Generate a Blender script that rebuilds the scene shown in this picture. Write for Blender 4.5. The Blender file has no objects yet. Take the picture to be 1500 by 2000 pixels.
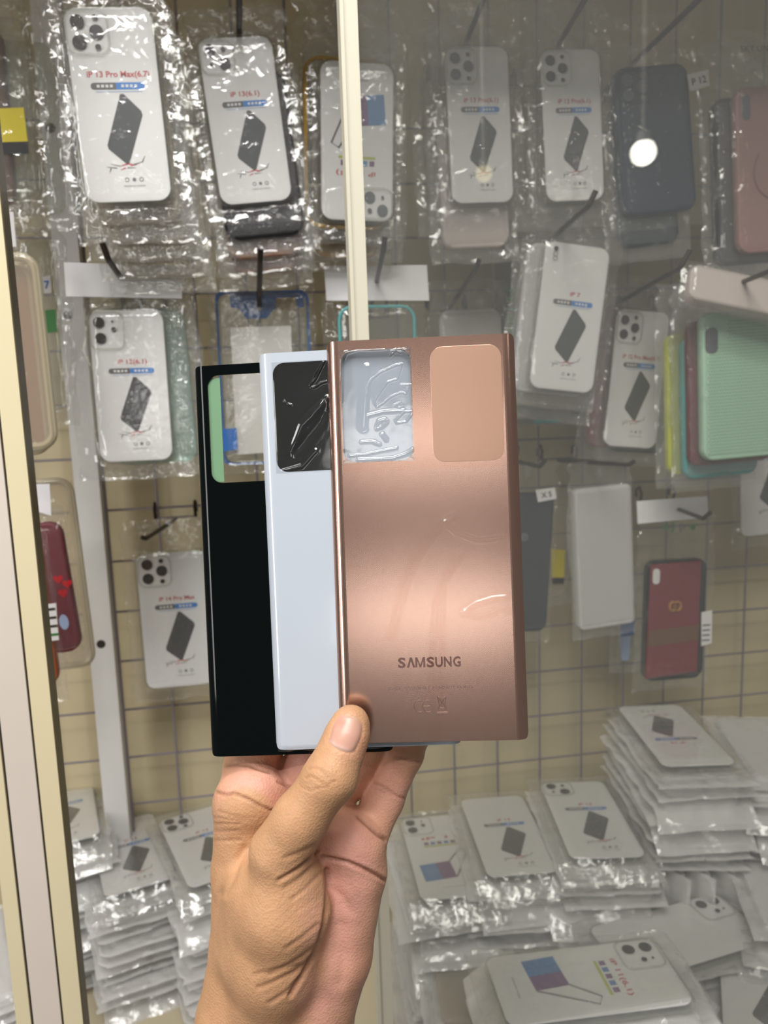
import bpy, math, random
import numpy as np
from mathutils import Vector, Matrix
from mathutils.bvhtree import BVHTree

sc = bpy.context.scene
COL = sc.collection
PI = math.pi
F = 1500.0                      # focal length in pixels of the 1500x2000 frame
rng = np.random.default_rng(7)
random.seed(7)

# ------------------------------------------------------------------ camera
CZ = 1.45
yaw, pitch, roll = math.radians(9.0), math.radians(8.3), math.radians(1.93)
fw = Vector((math.sin(yaw) * math.cos(pitch), math.cos(yaw) * math.cos(pitch), -math.sin(pitch)))
r0 = Vector((math.cos(yaw), -math.sin(yaw), 0))
u0 = r0.cross(fw)
rt = r0 * math.cos(roll) - u0 * math.sin(roll)
up = u0 * math.cos(roll) + r0 * math.sin(roll)
EYE = Vector((0, 0, CZ))
cd = bpy.data.cameras.new('camera')
cam = bpy.data.objects.new('camera', cd)
COL.objects.link(cam)
cam.matrix_world = Matrix(((rt.x, up.x, -fw.x, 0), (rt.y, up.y, -fw.y, 0), (rt.z, up.z, -fw.z, CZ), (0, 0, 0, 1)))
cd.sensor_width = 36; cd.lens = 27.0; cd.clip_start = 0.01
cd.dof.use_dof = True; cd.dof.focus_distance = 0.315; cd.dof.aperture_fstop = 15
sc.camera = cam
CAMM = Matrix(((rt.x, -up.x, fw.x, 0), (rt.y, -up.y, fw.y, 0), (rt.z, -up.z, fw.z, CZ), (0, 0, 0, 1)))   # x right, y down, z forward

def ray(px, py):
    return (rt * ((px - 750) / F) - up * ((py - 1000) / F) + fw)
def at(px, py, Y):              # the point of the world plane y = Y seen at a pixel
    d = ray(px, py); return EYE + d * (Y / d.y)
def atz(px, py, Z):
    d = ray(px, py); return EYE + d * ((Z - CZ) / d.z)
def hit(px, py, p, n):
    d = ray(px, py); return EYE + d * ((p - EYE).dot(n) / d.dot(n))

# ------------------------------------------------------------------ materials
def new_mat(name):
    m = bpy.data.materials.new(name); m.use_nodes = True
    nt = m.node_tree; nt.nodes.clear()
    out = nt.nodes.new('ShaderNodeOutputMaterial')
    return m, nt, out
def nd(nt, t, **kw):
    n = nt.nodes.new(t)
    for k, v in kw.items():
        if k in n.inputs.keys() if isinstance(k, str) else False: n.inputs[k].default_value = v
        else: setattr(n, k, v)
    return n
def lin(c):
    return tuple(((v / 255) / 12.92 if v / 255 <= .04045 else ((v / 255 + .055) / 1.055) ** 2.4) for v in c) + (1,)
def pmat(name, col, rough=.5, metal=0, coat=0, spec=.5, bump=0, bscale=200, var=0, vscale=8, sss=0, trans=0, coat_rough=.03, alpha=1, aniso=0):
    m, nt, out = new_mat(name)
    b = nd(nt, 'ShaderNodeBsdfPrincipled')
    c = lin(col) if max(col[:3]) > 1.01 else tuple(col[:3]) + (1,)
    b.inputs['Base Color'].default_value = c
    b.inputs['Roughness'].default_value = rough
    b.inputs['Metallic'].default_value = metal
    b.inputs['Specular IOR Level'].default_value = spec
    b.inputs['Coat Weight'].default_value = coat
    b.inputs['Coat Roughness'].default_value = coat_rough
    b.inputs['Transmission Weight'].default_value = trans
    b.inputs['Alpha'].default_value = alpha
    b.inputs['Anisotropic'].default_value = aniso
    if sss:
        b.inputs['Subsurface Weight'].default_value = sss
    if var or bump:
        tc = nd(nt, 'ShaderNodeTexCoord')
    if var:
        n = nd(nt, 'ShaderNodeTexNoise'); n.inputs['Scale'].default_value = vscale; n.inputs['Detail'].default_value = 4
        nt.links.new(tc.outputs['Object'], n.inputs['Vector'])
        mx = nd(nt, 'ShaderNodeMix', data_type='RGBA')
        mx.inputs[6].default_value = tuple(v * (1 - var) for v in c[:3]) + (1,)
        mx.inputs[7].default_value = tuple(min(1, v * (1 + var)) for v in c[:3]) + (1,)
        nt.links.new(n.outputs['Fac'], mx.inputs[0]); nt.links.new(mx.outputs[2], b.inputs['Base Color'])
    if bump:
        n2 = nd(nt, 'ShaderNodeTexNoise'); n2.inputs['Scale'].default_value = bscale; n2.inputs['Detail'].default_value = 3
        nt.links.new(tc.outputs['Object'], n2.inputs['Vector'])
        bp = nd(nt, 'ShaderNodeBump'); bp.inputs['Strength'].default_value = bump; bp.inputs['Distance'].default_value = .001
        nt.links.new(n2.outputs['Fac'], bp.inputs['Height']); nt.links.new(bp.outputs['Normal'], b.inputs['Normal'])
    nt.links.new(b.outputs[0], out.inputs[0])
    return m
def film_mat(name, tint=(1, 1, 1), gloss=1.0, haze=.05, rough=.08, bump=.35, bscale=90, hazecol=(.9, .9, .9), base=.045):
    """thin clear plastic: see-through, mirror-like glints, a little milkiness"""
    m, nt, out = new_mat(name)
    L = nt.links.new
    tr = nd(nt, 'ShaderNodeBsdfTransparent'); tr.inputs[0].default_value = tint + (1,)
    gl = nd(nt, 'ShaderNodeBsdfGlossy'); gl.inputs['Roughness'].default_value = rough; gl.inputs[0].default_value = (1, 1, 1, 1)
    df = nd(nt, 'ShaderNodeBsdfDiffuse'); df.inputs[0].default_value = hazecol + (1,)
    fr = nd(nt, 'ShaderNodeLayerWeight'); fr.inputs['Blend'].default_value = .5
    pw = nd(nt, 'ShaderNodeMath', operation='POWER'); pw.inputs[1].default_value = 4.5; L(fr.outputs['Facing'], pw.inputs[0])
    if bump:
        tc = nd(nt, 'ShaderNodeTexCoord')
        n = nd(nt, 'ShaderNodeTexNoise'); n.inputs['Scale'].default_value = bscale; n.inputs['Detail'].default_value = 2; n.inputs['Distortion'].default_value = .6
        L(tc.outputs['Object'], n.inputs['Vector'])
        bp = nd(nt, 'ShaderNodeBump'); bp.inputs['Strength'].default_value = bump; bp.inputs['Distance'].default_value = .004
        L(n.outputs['Fac'], bp.inputs['Height'])
        for q in (gl, fr): L(bp.outputs['Normal'], q.inputs['Normal'])
    ma = nd(nt, 'ShaderNodeMath', operation='MULTIPLY_ADD'); ma.inputs[1].default_value = gloss; ma.inputs[2].default_value = base; ma.use_clamp = True
    L(pw.outputs[0], ma.inputs[0])
    m1 = nd(nt, 'ShaderNodeMixShader'); m1.inputs[0].default_value = haze
    L(tr.outputs[0], m1.inputs[1]); L(df.outputs[0], m1.inputs[2])
    m2 = nd(nt, 'ShaderNodeMixShader')
    L(ma.outputs[0], m2.inputs[0]); L(m1.outputs[0], m2.inputs[1]); L(gl.outputs[0], m2.inputs[2])
    L(m2.outputs[0], out.inputs[0])
    return m

M = {}
M['card'] = pmat('white_card', (.90, .865, .885), .5)
M['red'] = pmat('print_red', (205, 70, 75), .5)
M['grey'] = pmat('print_grey', (95, 92, 98), .5)
M['blue'] = pmat('print_blue', (45, 130, 215), .5)
M['palebl'] = pmat('print_pale_blue', (175, 195, 230), .5)
M['slate'] = pmat('print_slate', (52, 55, 60), .45, var=.25, vscale=40)
M['ink'] = pmat('print_ink', (120, 115, 118), .6)
M['black'] = pmat('black_plastic', (22, 24, 26), .35)
M['lens'] = pmat('lens_hole_dark', (40, 34, 32), .4)
M['lensg'] = pmat('lens_hole_grey', (92, 98, 104), .4)
M['tan'] = pmat('tan_case', (165, 118, 88), .45, var=.08)
M['yellow'] = pmat('yellow_case', (215, 165, 40), .4)
M['navy'] = pmat('navy_case', (38, 52, 72), .28, coat=.3, coat_rough=.25, bump=.1, bscale=60)
M['teal'] = pmat('dark_teal_case', (24, 44, 52), .4)
M['pink'] = pmat('pink_case', (160, 122, 118), .4, coat=.3)
M['pinkd'] = pmat('pink_ring', (140, 98, 100), .4)
M['brown'] = pmat('brown_case', (120, 62, 30), .5, var=.15)
M['orange'] = pmat('orange_case', (175, 80, 28), .45)
M['wine'] = pmat('wine_case', (112, 48, 56), .5, var=.1)
M['redleather'] = pmat('red_leather', (120, 30, 40), .5, var=.15, vscale=60, bump=.25, bscale=300)
M['stripe'] = pmat('brown_stripe', (105, 68, 36), .5)
M['gold'] = pmat('gold_emblem', (205, 150, 90), .35, metal=.6)
M['mint'] = pmat('mint_case', (178, 215, 188), .5)
M['mintd'] = pmat('mint_dot', (135, 180, 148), .5)
M['aqua'] = pmat('aqua_case', (90, 170, 170), .45)
M['lime'] = pmat('lime_case', (195, 200, 70), .45)
M['green'] = pmat('green_print', (60, 200, 55), .5)
M['dgreen'] = pmat('dark_green_print', (60, 120, 60), .5)
M['dkcase'] = pmat('charcoal_case', (44, 52, 54), .5)
M['yellowlab'] = pmat('yellow_label', (225, 205, 25), .5)
M['bluecard'] = pmat('blue_card', (45, 105, 180), .45)
M['tanst'] = pmat('tan_sticker', (170, 140, 95), .5)
M['violet'] = pmat('print_violet', (120, 70, 130), .5)
M['sky'] = pmat('print_sky', (70, 130, 195), .5)
M['rubyred'] = pmat('print_ruby', (190, 20, 30), .5)
M['white'] = pmat('white_sticker', (225, 222, 220), .5)
M['header'] = pmat('white_header', (240, 238, 240), .25, coat=.6, coat_rough=.1, bump=.15, bscale=25)
M['blank'] = pmat('blank_white_sleeve', (222, 216, 212), .45)
M['beige'] = pmat('beige_frame', (198, 188, 160), .4, coat=.3)
M['post'] = pmat('white_post_paint', (230, 228, 224), .5, var=.06, vscale=20)
M['wire'] = pmat('grid_wire', (150, 142, 150), .4, metal=.4)
M['hook'] = pmat('hook_bronze', (52, 42, 38), .38, metal=.5)
M['alum'] = pmat('cream_aluminium', (224, 211, 174), .5, var=.05, vscale=15)
M['alum2'] = pmat('pale_aluminium', (218, 206, 194), .5, var=.05, vscale=15)
M['side_shade'] = pmat('olive_side_shade', (95, 84, 55), .4)  # olive tone of the post's side face in shade
M['groove'] = pmat('groove_dark', (50, 42, 32), .7)
M['strip'] = pmat('ivory_strip', (212, 206, 186), .5, var=.03)
M['wall'] = pmat('cream_wall', (212, 198, 162), .6, var=.06, vscale=3, bump=.1, bscale=60)
M['shelf'] = pmat('cream_shelf', (200, 188, 160), .5)
M['clearcase'] = film_mat('clear_tpu', tint=(.93, .94, .92), gloss=.8, haze=.05, rough=.12, bump=.15, bscale=60, hazecol=(.82, .82, .78))
M['clearwarm'] = film_mat('clear_tpu_warm', tint=(.92, .88, .80), gloss=.8, haze=.28, rough=.12, bump=.15, bscale=60, hazecol=(.75, .68, .56))
M['clearteal'] = film_mat('clear_tpu_teal', tint=(.80, .93, .89), gloss=.8, haze=.25, rough=.1, bump=.2, bscale=60, hazecol=(.62, .76, .72))
M['clearpink'] = film_mat('clear_tpu_pink', tint=(.95, .88, .84), gloss=.8, haze=.5, rough=.12, bump=.2, bscale=60, hazecol=(.88, .79, .76))
M['milk'] = film_mat('milky_tpu', tint=(.95, .95, .95), gloss=.8, haze=.62, rough=.15, bump=.2, bscale=60, hazecol=(.85, .84, .83))
M['bag'] = film_mat('cellophane', gloss=.9, haze=.02, rough=.10, bump=.35, bscale=70, base=.06)
M['bagd'] = film_mat('cellophane_dusty', tint=(.97, .97, .96), gloss=.9, haze=.07, rough=.12, bump=.4, bscale=80, base=.07)
M['bagp'] = film_mat('cellophane_layered', tint=(.98, .98, .98), gloss=.8, haze=.34, rough=.12, bump=.25, bscale=60, base=.06, hazecol=(.95, .94, .92))
M['glass'] = film_mat('dusty_glass', tint=(.95, .95, .935), gloss=1.0, haze=.037, rough=.0, bump=0, base=0.042, hazecol=(.8, .82, .8))

# ------------------------------------------------------------------ mesh helpers
class MB:
    def __init__(s): s.v = []; s.f = []; s.m = []; s.mats = []
    def mi(s, name):
        if name not in s.mats: s.mats.append(name)
        return s.mats.index(name)
    def add(s, vs, fs, mat):
        o = len(s.v); k = s.mi(mat)
        s.v += [tuple(p) for p in vs]
        s.f += [tuple(i + o for i in f) for f in fs]; s.m += [k] * len(fs)
    def poly(s, pts, mat): s.add(pts, [tuple(range(len(pts)))], mat)
    def flat(s, pts2, y, mat):          # polygon facing -y in the local xz plane (points clockwise or not: fixed here)
        a = sum(pts2[i - 1][0] * pts2[i][1] - pts2[i][0] * pts2[i - 1][1] for i in range(len(pts2)))
        if a < 0: pts2 = pts2[::-1]
        s.add([(x, y, z) for x, z in pts2], [tuple(range(len(pts2)))], mat)
    def box(s, lo, hi, mat):
        x0, y0, z0 = lo; x1, y1, z1 = hi
        v = [(x, y, z) for x in (x0, x1) for y in (y0, y1) for z in (z0, z1)]
        s.add(v, [(0, 1, 3, 2), (4, 6, 7, 5), (0, 4, 5, 1), (2, 3, 7, 6), (0, 2, 6, 4), (1, 5, 7, 3)], mat)
    def slab(s, cx, cz, w, h, r, y0, y1, mat, bev=.0015, n=6, rot=0):
        def loop(ins, y):
            return [(x, y, z) for x, z in rrect(cx, cz, w - 2 * ins, h - 2 * ins, max(r - ins, .0003), n, rot)]
        b = min(bev, (y1 - y0) / 2 * .99)
        e = min(b + .0006, r * .9, w * .3)
        ls = [loop(e, y0), loop(b, y0), loop(b * .3, y0 + b * .3), loop(0, y0 + b), loop(0, y1 - b), loop(b * .3, y1 - b * .3), loop(b, y1), loop(e, y1)]
        k = len(ls[0]); vs = sum(ls, []); fs = []
        for a in range(7):
            for i in range(k):
                j = (i + 1) % k
                fs.append((a * k + i, a * k + j, (a + 1) * k + j, (a + 1) * k + i))
        fs.append(tuple(range(k - 1, -1, -1))[::-1] if False else tuple(reversed(range(k))))
        fs.append(tuple(7 * k + i for i in range(k)))
        s.add(vs, [tuple(reversed(f)) for f in fs], mat)
    def tube(s, pts, r, mat, n=8, closed=False):
        P = [Vector(p) for p in pts]; m = len(P); rs = r if isinstance(r, (list, tuple)) else [r] * m
        vs = []; fs = []; ref = None
        for i in range(m):
            a = P[(i - 1) % m] if (closed or i > 0) else P[i]
            b = P[(i + 1) % m] if (closed or i < m - 1) else P[i]
            t = (b - a).normalized()
            if ref is None: ref = Vector((0, 0, 1)) if abs(t.z) < .9 else Vector((1, 0, 0))
            u = ref - t * ref.dot(t); u.normalize(); w = t.cross(u); ref = u
            for k in range(n):
                an = 2 * PI * k / n
                vs.append(P[i] + (u * math.cos(an) + w * math.sin(an)) * rs[i])
        for i in range(m if closed else m - 1):
            j = (i + 1) % m
            for k in range(n):
                l = (k + 1) % n
                fs.append((i * n + k, i * n + l, j * n + l, j * n + k))
        if not closed:
            fs.append(tuple(reversed(range(n)))); fs.append(tuple((m - 1) * n + k for k in range(n)))
        s.add(vs, fs, mat)
    def disc(s, cx, cz, r, y, mat, n=20, rz=None):
        rz = rz or r
        s.flat([(cx + r * math.cos(2 * PI * i / n), cz + rz * math.sin(2 * PI * i / n)) for i in range(n)], y, mat)
    def text(s, txt, cx, cz, size, y, mat, bold=.0, rot=0, width=None, sx=1):
        V, Fc = text_mesh(txt, bold)
        x0, x1 = V[:, 0].min(), V[:, 0].max()
        mx = (x0 + x1) / 2; mz = .35
        k = size; kx = size * sx
        if width: kx = width / max(x1 - x0, 1e-6)
        c, sn = math.cos(rot), math.sin(rot)
        pts = []
        for p in V:
            a, b = (p[0] - mx) * kx, (p[1] - mz) * k
            pts.append((cx + a * c - b * sn, y, cz + a * sn + b * c))
        s.add(pts, Fc, mat)
    def build(s, name, parent=None, smooth=True, loc=None, rot=None, ang=40):
        me = bpy.data.meshes.new(name)
        me.from_pydata(s.v, [], s.f)
        for n in s.mats: me.materials.append(M[n])
        me.polygons.foreach_set('material_index', s.m)
        if smooth:
            me.shade_smooth(); me.set_sharp_from_angle(angle=math.radians(ang))
        me.update()
        return link(name, me, parent, loc, rot)
def link(name, me, parent=None, loc=None, rot=None):
    o = bpy.data.objects.new(name, me); COL.objects.link(o)
    if parent is not None: o.parent = parent
    if loc is not None: o.location = loc
    if rot is not None: o.rotation_euler = rot
    return o
def rrect(cx, cz, w, h, r, n=6, rot=0):
    pts = []
    for qx, qz, a0 in ((1, 1, 0), (-1, 1, 90), (-1, -1, 180), (1, -1, 270)):
        for i in range(n + 1):
            a = math.radians(a0 + 90 * i / n)
            pts.append((qx * (w / 2 - r) + r * math.cos(a), qz * (h / 2 - r) + r * math.sin(a)))
    c, s_ = math.cos(rot), math.sin(rot)
    return [(cx + x * c - z * s_, cz + x * s_ + z * c) for x, z in pts]
_tx = {}
def text_mesh(txt, bold):
    key = (txt, bold)
    if key not in _tx:
        cu = bpy.data.curves.new('lettering', 'FONT'); cu.body = txt; cu.size = 1; cu.offset = bold; cu.resolution_u = 3
        o = bpy.data.objects.new('lettering', cu); COL.objects.link(o)
        dg = bpy.context.evaluated_depsgraph_get(); dg.update()
        me = o.evaluated_get(dg).to_mesh()
        V = np.array([v.co[:] for v in me.vertices]).reshape(-1, 3)
        # letters face +z in text space -> -y in package space, same winding
        Fc = [tuple(p.vertices) for p in me.polygons]
        o.evaluated_get(dg).to_mesh_clear()
        bpy.data.objects.remove(o); bpy.data.curves.remove(cu)
        if len(V) == 0: V = np.zeros((1, 3))
        _tx[key] = (V, Fc)
    return _tx[key]
def thing(name, label, cat, mat=None, group=None, kind=None):
    o = bpy.data.objects.new(name, None); COL.objects.link(o); o.empty_display_size = .02
    if mat is not None: o.matrix_world = mat
    return tag(o, label, cat, group, kind)
def tag(o, label=None, cat=None, group=None, kind=None):
    if label: o['label'] = label
    if cat: o['category'] = cat
    if group: o['group'] = group
    if kind: o['kind'] = kind
    return o
def crinkle(p, n, amp, fmin, fmax, seed, aniso=None):
    """sum of sharp folds in random directions over 2-D points p"""
    g = np.random.default_rng(seed); out = np.zeros(len(p))
    q = p + .004 * np.stack([np.sin(p[:, 1] * 70 + seed), np.sin(p[:, 0] * 80 + 1.7 * seed)], 1)
    for k in range(n):
        a = g.uniform(0, PI) if aniso is None else g.normal(*aniso)
        f = g.uniform(fmin, fmax); ph = g.uniform(0, 6.28)
        s = (q[:, 0] * math.cos(a) + q[:, 1] * math.sin(a)) * f + ph
        out += (1 - 2 * np.abs(np.sin(s))) * g.uniform(.4, 1) / (f / fmin) ** .6
    return out * amp / math.sqrt(n)

# ================================================================== the three back covers
def rod(rx, ry, rz):
    r = np.radians([rx, ry, rz]); a = np.linalg.norm(r); k = r / a
    K = np.array([[0, -k[2], k[1]], [k[2], 0, -k[0]], [-k[1], k[0], 0]])
    return np.eye(3) + math.sin(a) * K + (1 - math.cos(a)) * K @ K
def cover_matrix(rot, t):
    R = rod(*rot) @ np.array([[1, 0, 0], [0, 0, -1], [0, 1, 0]])
    m = Matrix([list(R[i]) + [t[i] / 1000] for i in range(3)] + [[0, 0, 0, 1]])
    return CAMM @ m
PW, PH = .0772, .1648
FL, CR, CA = .0336, .0060, math.radians(56)
def bend(x):                        # arc length across the plate -> (x, depth)
    s = abs(x) - FL
    if s <= 0: return x, 0.0
    a = min(s / CR, CA)
    return math.copysign(FL + CR * math.sin(a), x), CR * (1 - math.cos(a))
SMAX = FL + CR * CA
def plate(mb, mat, win, th=.0007, hole=True):
    wx0, wx1, wz0, wz1, wr = win
    H = PH / 2
    nc = 9
    side = [FL + (SMAX - FL) * i / nc for i in range(nc + 1)]
    for y0, flip in ((0, False), (th, True)):
        def q(pts):
            mb_pts = []
            for x, z in pts:
                bx, by = bend(x)
                # thickness follows the bend
                s = abs(x) - FL; a = min(max(s, 0) / CR, CA)
                mb_pts.append((bx - math.copysign(math.sin(a) * y0, x) if s > 0 else bx, by + y0 * math.cos(a), z))
            mb.add(mb_pts, [tuple(range(len(pts)))[::-1] if flip else tuple(range(len(pts)))], mat)
        ox0, ox1, oz0, oz1 = -FL + .0003, wx1 + .002, wz0 - .002, wz1 + .0022
        xs = [-FL, ox0, ox1, FL - .0003, FL]; zs = [-H, oz0, oz1, H]
        for i in range(4):
            for j in range(3):
                if i == 1 and j == 1 and hole: continue
                q([(xs[i], zs[j]), (xs[i + 1], zs[j]), (xs[i + 1], zs[j + 1]), (xs[i], zs[j + 1])])
        if hole:
            inn = rrect((wx0 + wx1) / 2, (wz0 + wz1) / 2, wx1 - wx0, wz1 - wz0, wr, 8)
            out = []
            n = 8
            for ci, (ex, ez) in enumerate(((ox1, oz1), (ox0, oz1), (ox0, oz0), (ox1, oz0))):
                for i in range(n + 1):
                    p = inn[ci * (n + 1) + i]; t = i / n
                    if ci % 2 == 0: c = (ex, p[1] + (ez - p[1]) * min(1, 2 * t)) if t <= .5 else (p[0] + (ex - p[0]) * min(1, 2 - 2 * t), ez)
                    else: c = (p[0] + (ex - p[0]) * min(1, 2 * t), ez) if t <= .5 else (ex, p[1] + (ez - p[1]) * min(1, 2 - 2 * t))
                    out.append(c)
            k = len(inn)
            for i in range(k):
                j = (i + 1) % k
                q([inn[i], out[i], out[j], inn[j]])
        for sg in (-1, 1):
            for i in range(nc):
                e0, e1 = SMAX - side[i], SMAX - side[i + 1]
                def cut(e, r=.0026): return r - math.sqrt(max(r * r - max(r - e, 0) ** 2, 0))
                h0, h1 = H - cut(e0), H - cut(e1)
                pts = [(sg * side[i], -h0), (sg * side[i + 1], -h1), (sg * side[i + 1], h1), (sg * side[i], h0)]
                q(pts if sg > 0 else pts[::-1])
    # rims
    def rim(pts):
        for a, b in zip(pts, pts[1:]):
            vs = []
            for (x, z) in (a, b):
                bx, by = bend(x); s = abs(x) - FL; an = min(max(s, 0) / CR, CA)
                vs.append((bx, by, z)); vs.append((bx - (math.copysign(math.sin(an) * th, x) if s > 0 else 0), by + th * math.cos(an), z))
            mb.add(vs, [(0, 1, 3, 2)], mat)
    H_ = [(x, PH / 2) for x in (-FL, FL)]
    def cut(e, r=.0026): return r - math.sqrt(max(r * r - max(r - e, 0) ** 2, 0))
    top = [(-s, H - cut(SMAX - s)) for s in reversed(side)] + [(s, H - cut(SMAX - s)) for s in side]
    bot = [(s, -H + cut(SMAX - s)) for s in reversed(side)] + [(-s, -H + cut(SMAX - s)) for s in side]
    loop = top + bot + [top[0]]
    rim(loop)
    if hole:
        inn = rrect((wx0 + wx1) / 2, (wz0 + wz1) / 2, wx1 - wx0, wz1 - wz0, wr, 8); inn.append(inn[0])
        rim(inn)
WIN = (-.0327, -.0042, .0325, .0781, .0048)
MB_ = cover_matrix((-.5, 2.9, -2.0), (17.4, 11.0, 313.0))
MW_ = cover_matrix((-.8, 2.7, -2.7), (-10.3, 14.5, 317.4))
MK_ = cover_matrix((-.8, 3.3, -2.8), (-38.5, 18.8, 321.8))
def to_local(px, py, m):
    p = hit(px, py, m.translation, m.to_3x3() @ Vector((0, 1, 0)))
    q = m.inverted() @ p
    return q.x, q.z

# bronze: satin metal with a fine diagonal weave under a clear coat
def bronze_mat(name, base, rough, weave=1):
    m, nt, out = new_mat(name); L = nt.links.new
    b = nd(nt, 'ShaderNodeBsdfPrincipled'); b.inputs['Base Color'].default_value = base + (1,)
    b.inputs['Metallic'].default_value = .97; b.inputs['Roughness'].default_value = rough
    b.inputs['Coat Weight'].default_value = .12; b.inputs['Coat Roughness'].default_value = .25
    tc = nd(nt, 'ShaderNodeTexCoord')
    hs = []
    for ang in (45, -45):
        mp = nd(nt, 'ShaderNodeMapping'); mp.inputs['Rotation'].default_value = (0, math.radians(ang), 0)
        L(tc.outputs['Object'], mp.inputs['Vector'])
        w = nd(nt, 'ShaderNodeTexWave'); w.inputs['Scale'].default_value = 520; L(mp.outputs[0], w.inputs['Vector'])
        hs.append(w)
    mul = nd(nt, 'ShaderNodeMath', operation='MULTIPLY'); L(hs[0].outputs['Fac'], mul.inputs[0]); L(hs[1].outputs['Fac'], mul.inputs[1])
    n = nd(nt, 'ShaderNodeTexNoise'); n.inputs['Scale'].default_value = 2500; L(tc.outputs['Object'], n.inputs['Vector'])
    ad = nd(nt, 'ShaderNodeMath', operation='ADD'); L(mul.outputs[0], ad.inputs[0]); L(n.outputs['Fac'], ad.inputs[1])
    bp = nd(nt, 'ShaderNodeBump'); bp.inputs['Strength'].default_value = .018 * weave; bp.inputs['Distance'].default_value = .0002
    L(ad.outputs[0], bp.inputs['Height']); L(bp.outputs['Normal'], b.inputs['Normal'])
    L(b.outputs[0], out.inputs[0]); return m
M['bronze'] = bronze_mat('bronze_metal', (.66, .415, .325), .2)
M['bronze2'] = bronze_mat('bronze_sticker', (.70, .43, .31), .3, .6)
M['bronzetxt'] = pmat('bronze_dark_print', (.16, .07, .055), .4, metal=.3)
M['bronzetxt2'] = pmat('bronze_faint_print', (.30, .17, .14), .35, metal=.6)
M['whiteglass'] = pmat('pearl_white_glass', (.50, .545, .61), .16, coat=.5, coat_rough=.05)
M['blackglass'] = pmat('black_green_glass', (.001, .0025, .0025), .07, spec=.32)
M['greenreflect'] = pmat('green_reflection', (.16, .30, .17), .4)
M['greyliner'] = pmat('dark_liner', (.05, .045, .045), .5)
M['windowfilm'] = film_mat('window_film', tint=(.96, .97, .98), gloss=1., haze=.015, rough=.1, bump=.06, bscale=60, base=.09)
M['greyfilm'] = film_mat('grey_window_film', tint=(.85, .86, .87), gloss=1., haze=.05, rough=.11, bump=.06, bscale=60, base=.11, hazecol=(.75, .8, .85))
M['skinfilm'] = film_mat('cover_film', gloss=.45, haze=.0, rough=.22, bump=.0, base=.05)

def film_grid(name, x0, x1, z0, z1, nx, nz, lines, m, mat, off, noise=0.00015, seed=1, edge=.003):
    """a clinging plastic film with raised creases along polylines given in pixels"""
    xs = np.linspace(x0, x1, nx); zs = np.linspace(z0, z1, nz)
    X, Z = np.meshgrid(xs, zs)
    P = np.stack([X.ravel(), Z.ravel()], 1)
    h = np.zeros(len(P))
    for pts, w, a in lines:
        q = np.array([to_local(px, py, m) for px, py in pts])
        best = np.full(len(P), 9.)
        for A, B in zip(q[:-1], q[1:]):
            d = B - A; t = np.clip(((P - A) @ d) / (d @ d + 1e-12), 0, 1)
            best = np.minimum(best, np.linalg.norm(P - A - t[:, None] * d, axis=1))
        h += a * np.exp(-(best / w) ** 2)
    h += crinkle(P, 8, noise, 30, 90, seed)
    e = np.minimum.reduce([P[:, 0] - x0, x1 - P[:, 0], P[:, 1] - z0, z1 - P[:, 1]])
    h *= np.clip(e / edge, 0, 1)
    mb = MB()
    vs = [(p[0], -off - hh, p[1]) for p, hh in zip(P, h)]
    fs = [(j * nx + i, j * nx + i + 1, (j + 1) * nx + i + 1, (j + 1) * nx + i) for j in range(nz - 1) for i in range(nx - 1)]
    mb.add(vs, fs, mat)
    return mb.build(name, ang=180)

CG = 'three phone back covers fanned out in the hand'
bronze = thing('phone_back_cover', 'bronze metallic phone back cover in front, with dark lettering and clear film', 'phone cover', MB_, CG)
mb = MB(); plate(mb, 'bronze', WIN)
bp_ = mb.build('back_plate', bronze, ang=30)
sx0, sz1 = to_local(839, 678, MB_); sx1, sz0 = to_local(986, 898, MB_)
mb = MB(); mb.slab((sx0 + sx1) / 2, (sz0 + sz1) / 2, sx1 - sx0, sz1 - sz0, .005, -.00012, -.00001, 'bronze2', bev=.00005)
tag(mb.build('lens_sticker', bronze, smooth=False), 'lighter copper rounded sticker')
mb = MB()
lx, lz = to_local(838.5, 1293, MB_)
wL = .0256
letters = [('S', -.5), ('\u039b', -.333), ('M', -.165), ('S', .02), ('U', .175), ('N', .335), ('G', .5)]
def glyph(cx, wd, polys):
    hh = .0041
    for pl in polys: mb.flat([(cx + (x - .5) * wd, lz + (z - .5) * hh) for x, z in pl], -.00006, 'bronzetxt')
for ch, u in letters:
    cx_ = lx + u * (wL - .0032)
    if ch == '\u039b': glyph(cx_, .0034, [[(0, 0), (.27, 0), (.62, 1), (.38, 1)], [(.73, 0), (1, 0), (.62, 1), (.46, .72)]])
    elif ch == 'M': glyph(cx_, .0040, [[(0, 0), (.2, 0), (.2, 1), (0, 1)], [(.8, 0), (1, 0), (1, 1), (.8, 1)], [(.2, 1), (.2, .66), (.42, 0), (.5, .24)], [(.8, 1), (.8, .66), (.58, 0), (.5, .24)], [(.42, 0), (.58, 0), (.5, .26)]])
    else: mb.text(ch, cx_, lz, .0056, -.00006, 'bronzetxt', bold=.032, width=.0031)
mb.build('brand_lettering', bronze, smooth=False)
mb = MB()
ax, az = to_local(841, 1343, MB_)
mb.text('SL-8GA T2M DURUBLE  HR-35220/TS/ VR3415/S', ax, az, .0017, -.00006, 'bronzetxt2', width=.0345)
for i, (px, sgn) in enumerate(((819, 1), (836, 1))):          # rounded C and E marks
    cx, cz_ = to_local(px, 1379, MB_)
    arc = [(cx + .0022 * math.cos(a), -.00008, cz_ + .0024 * math.sin(a)) for a in np.linspace(math.radians(60), math.radians(300), 14)]
    mb.tube(arc, .00012, 'bronzetxt2', n=4)
    if i: mb.tube([(cx - .002, -.00008, cz_), (cx + .0008, -.00008, cz_)], .00012, 'bronzetxt2', n=4)
cx, cz_ = to_local(863, 1372, MB_)
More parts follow.
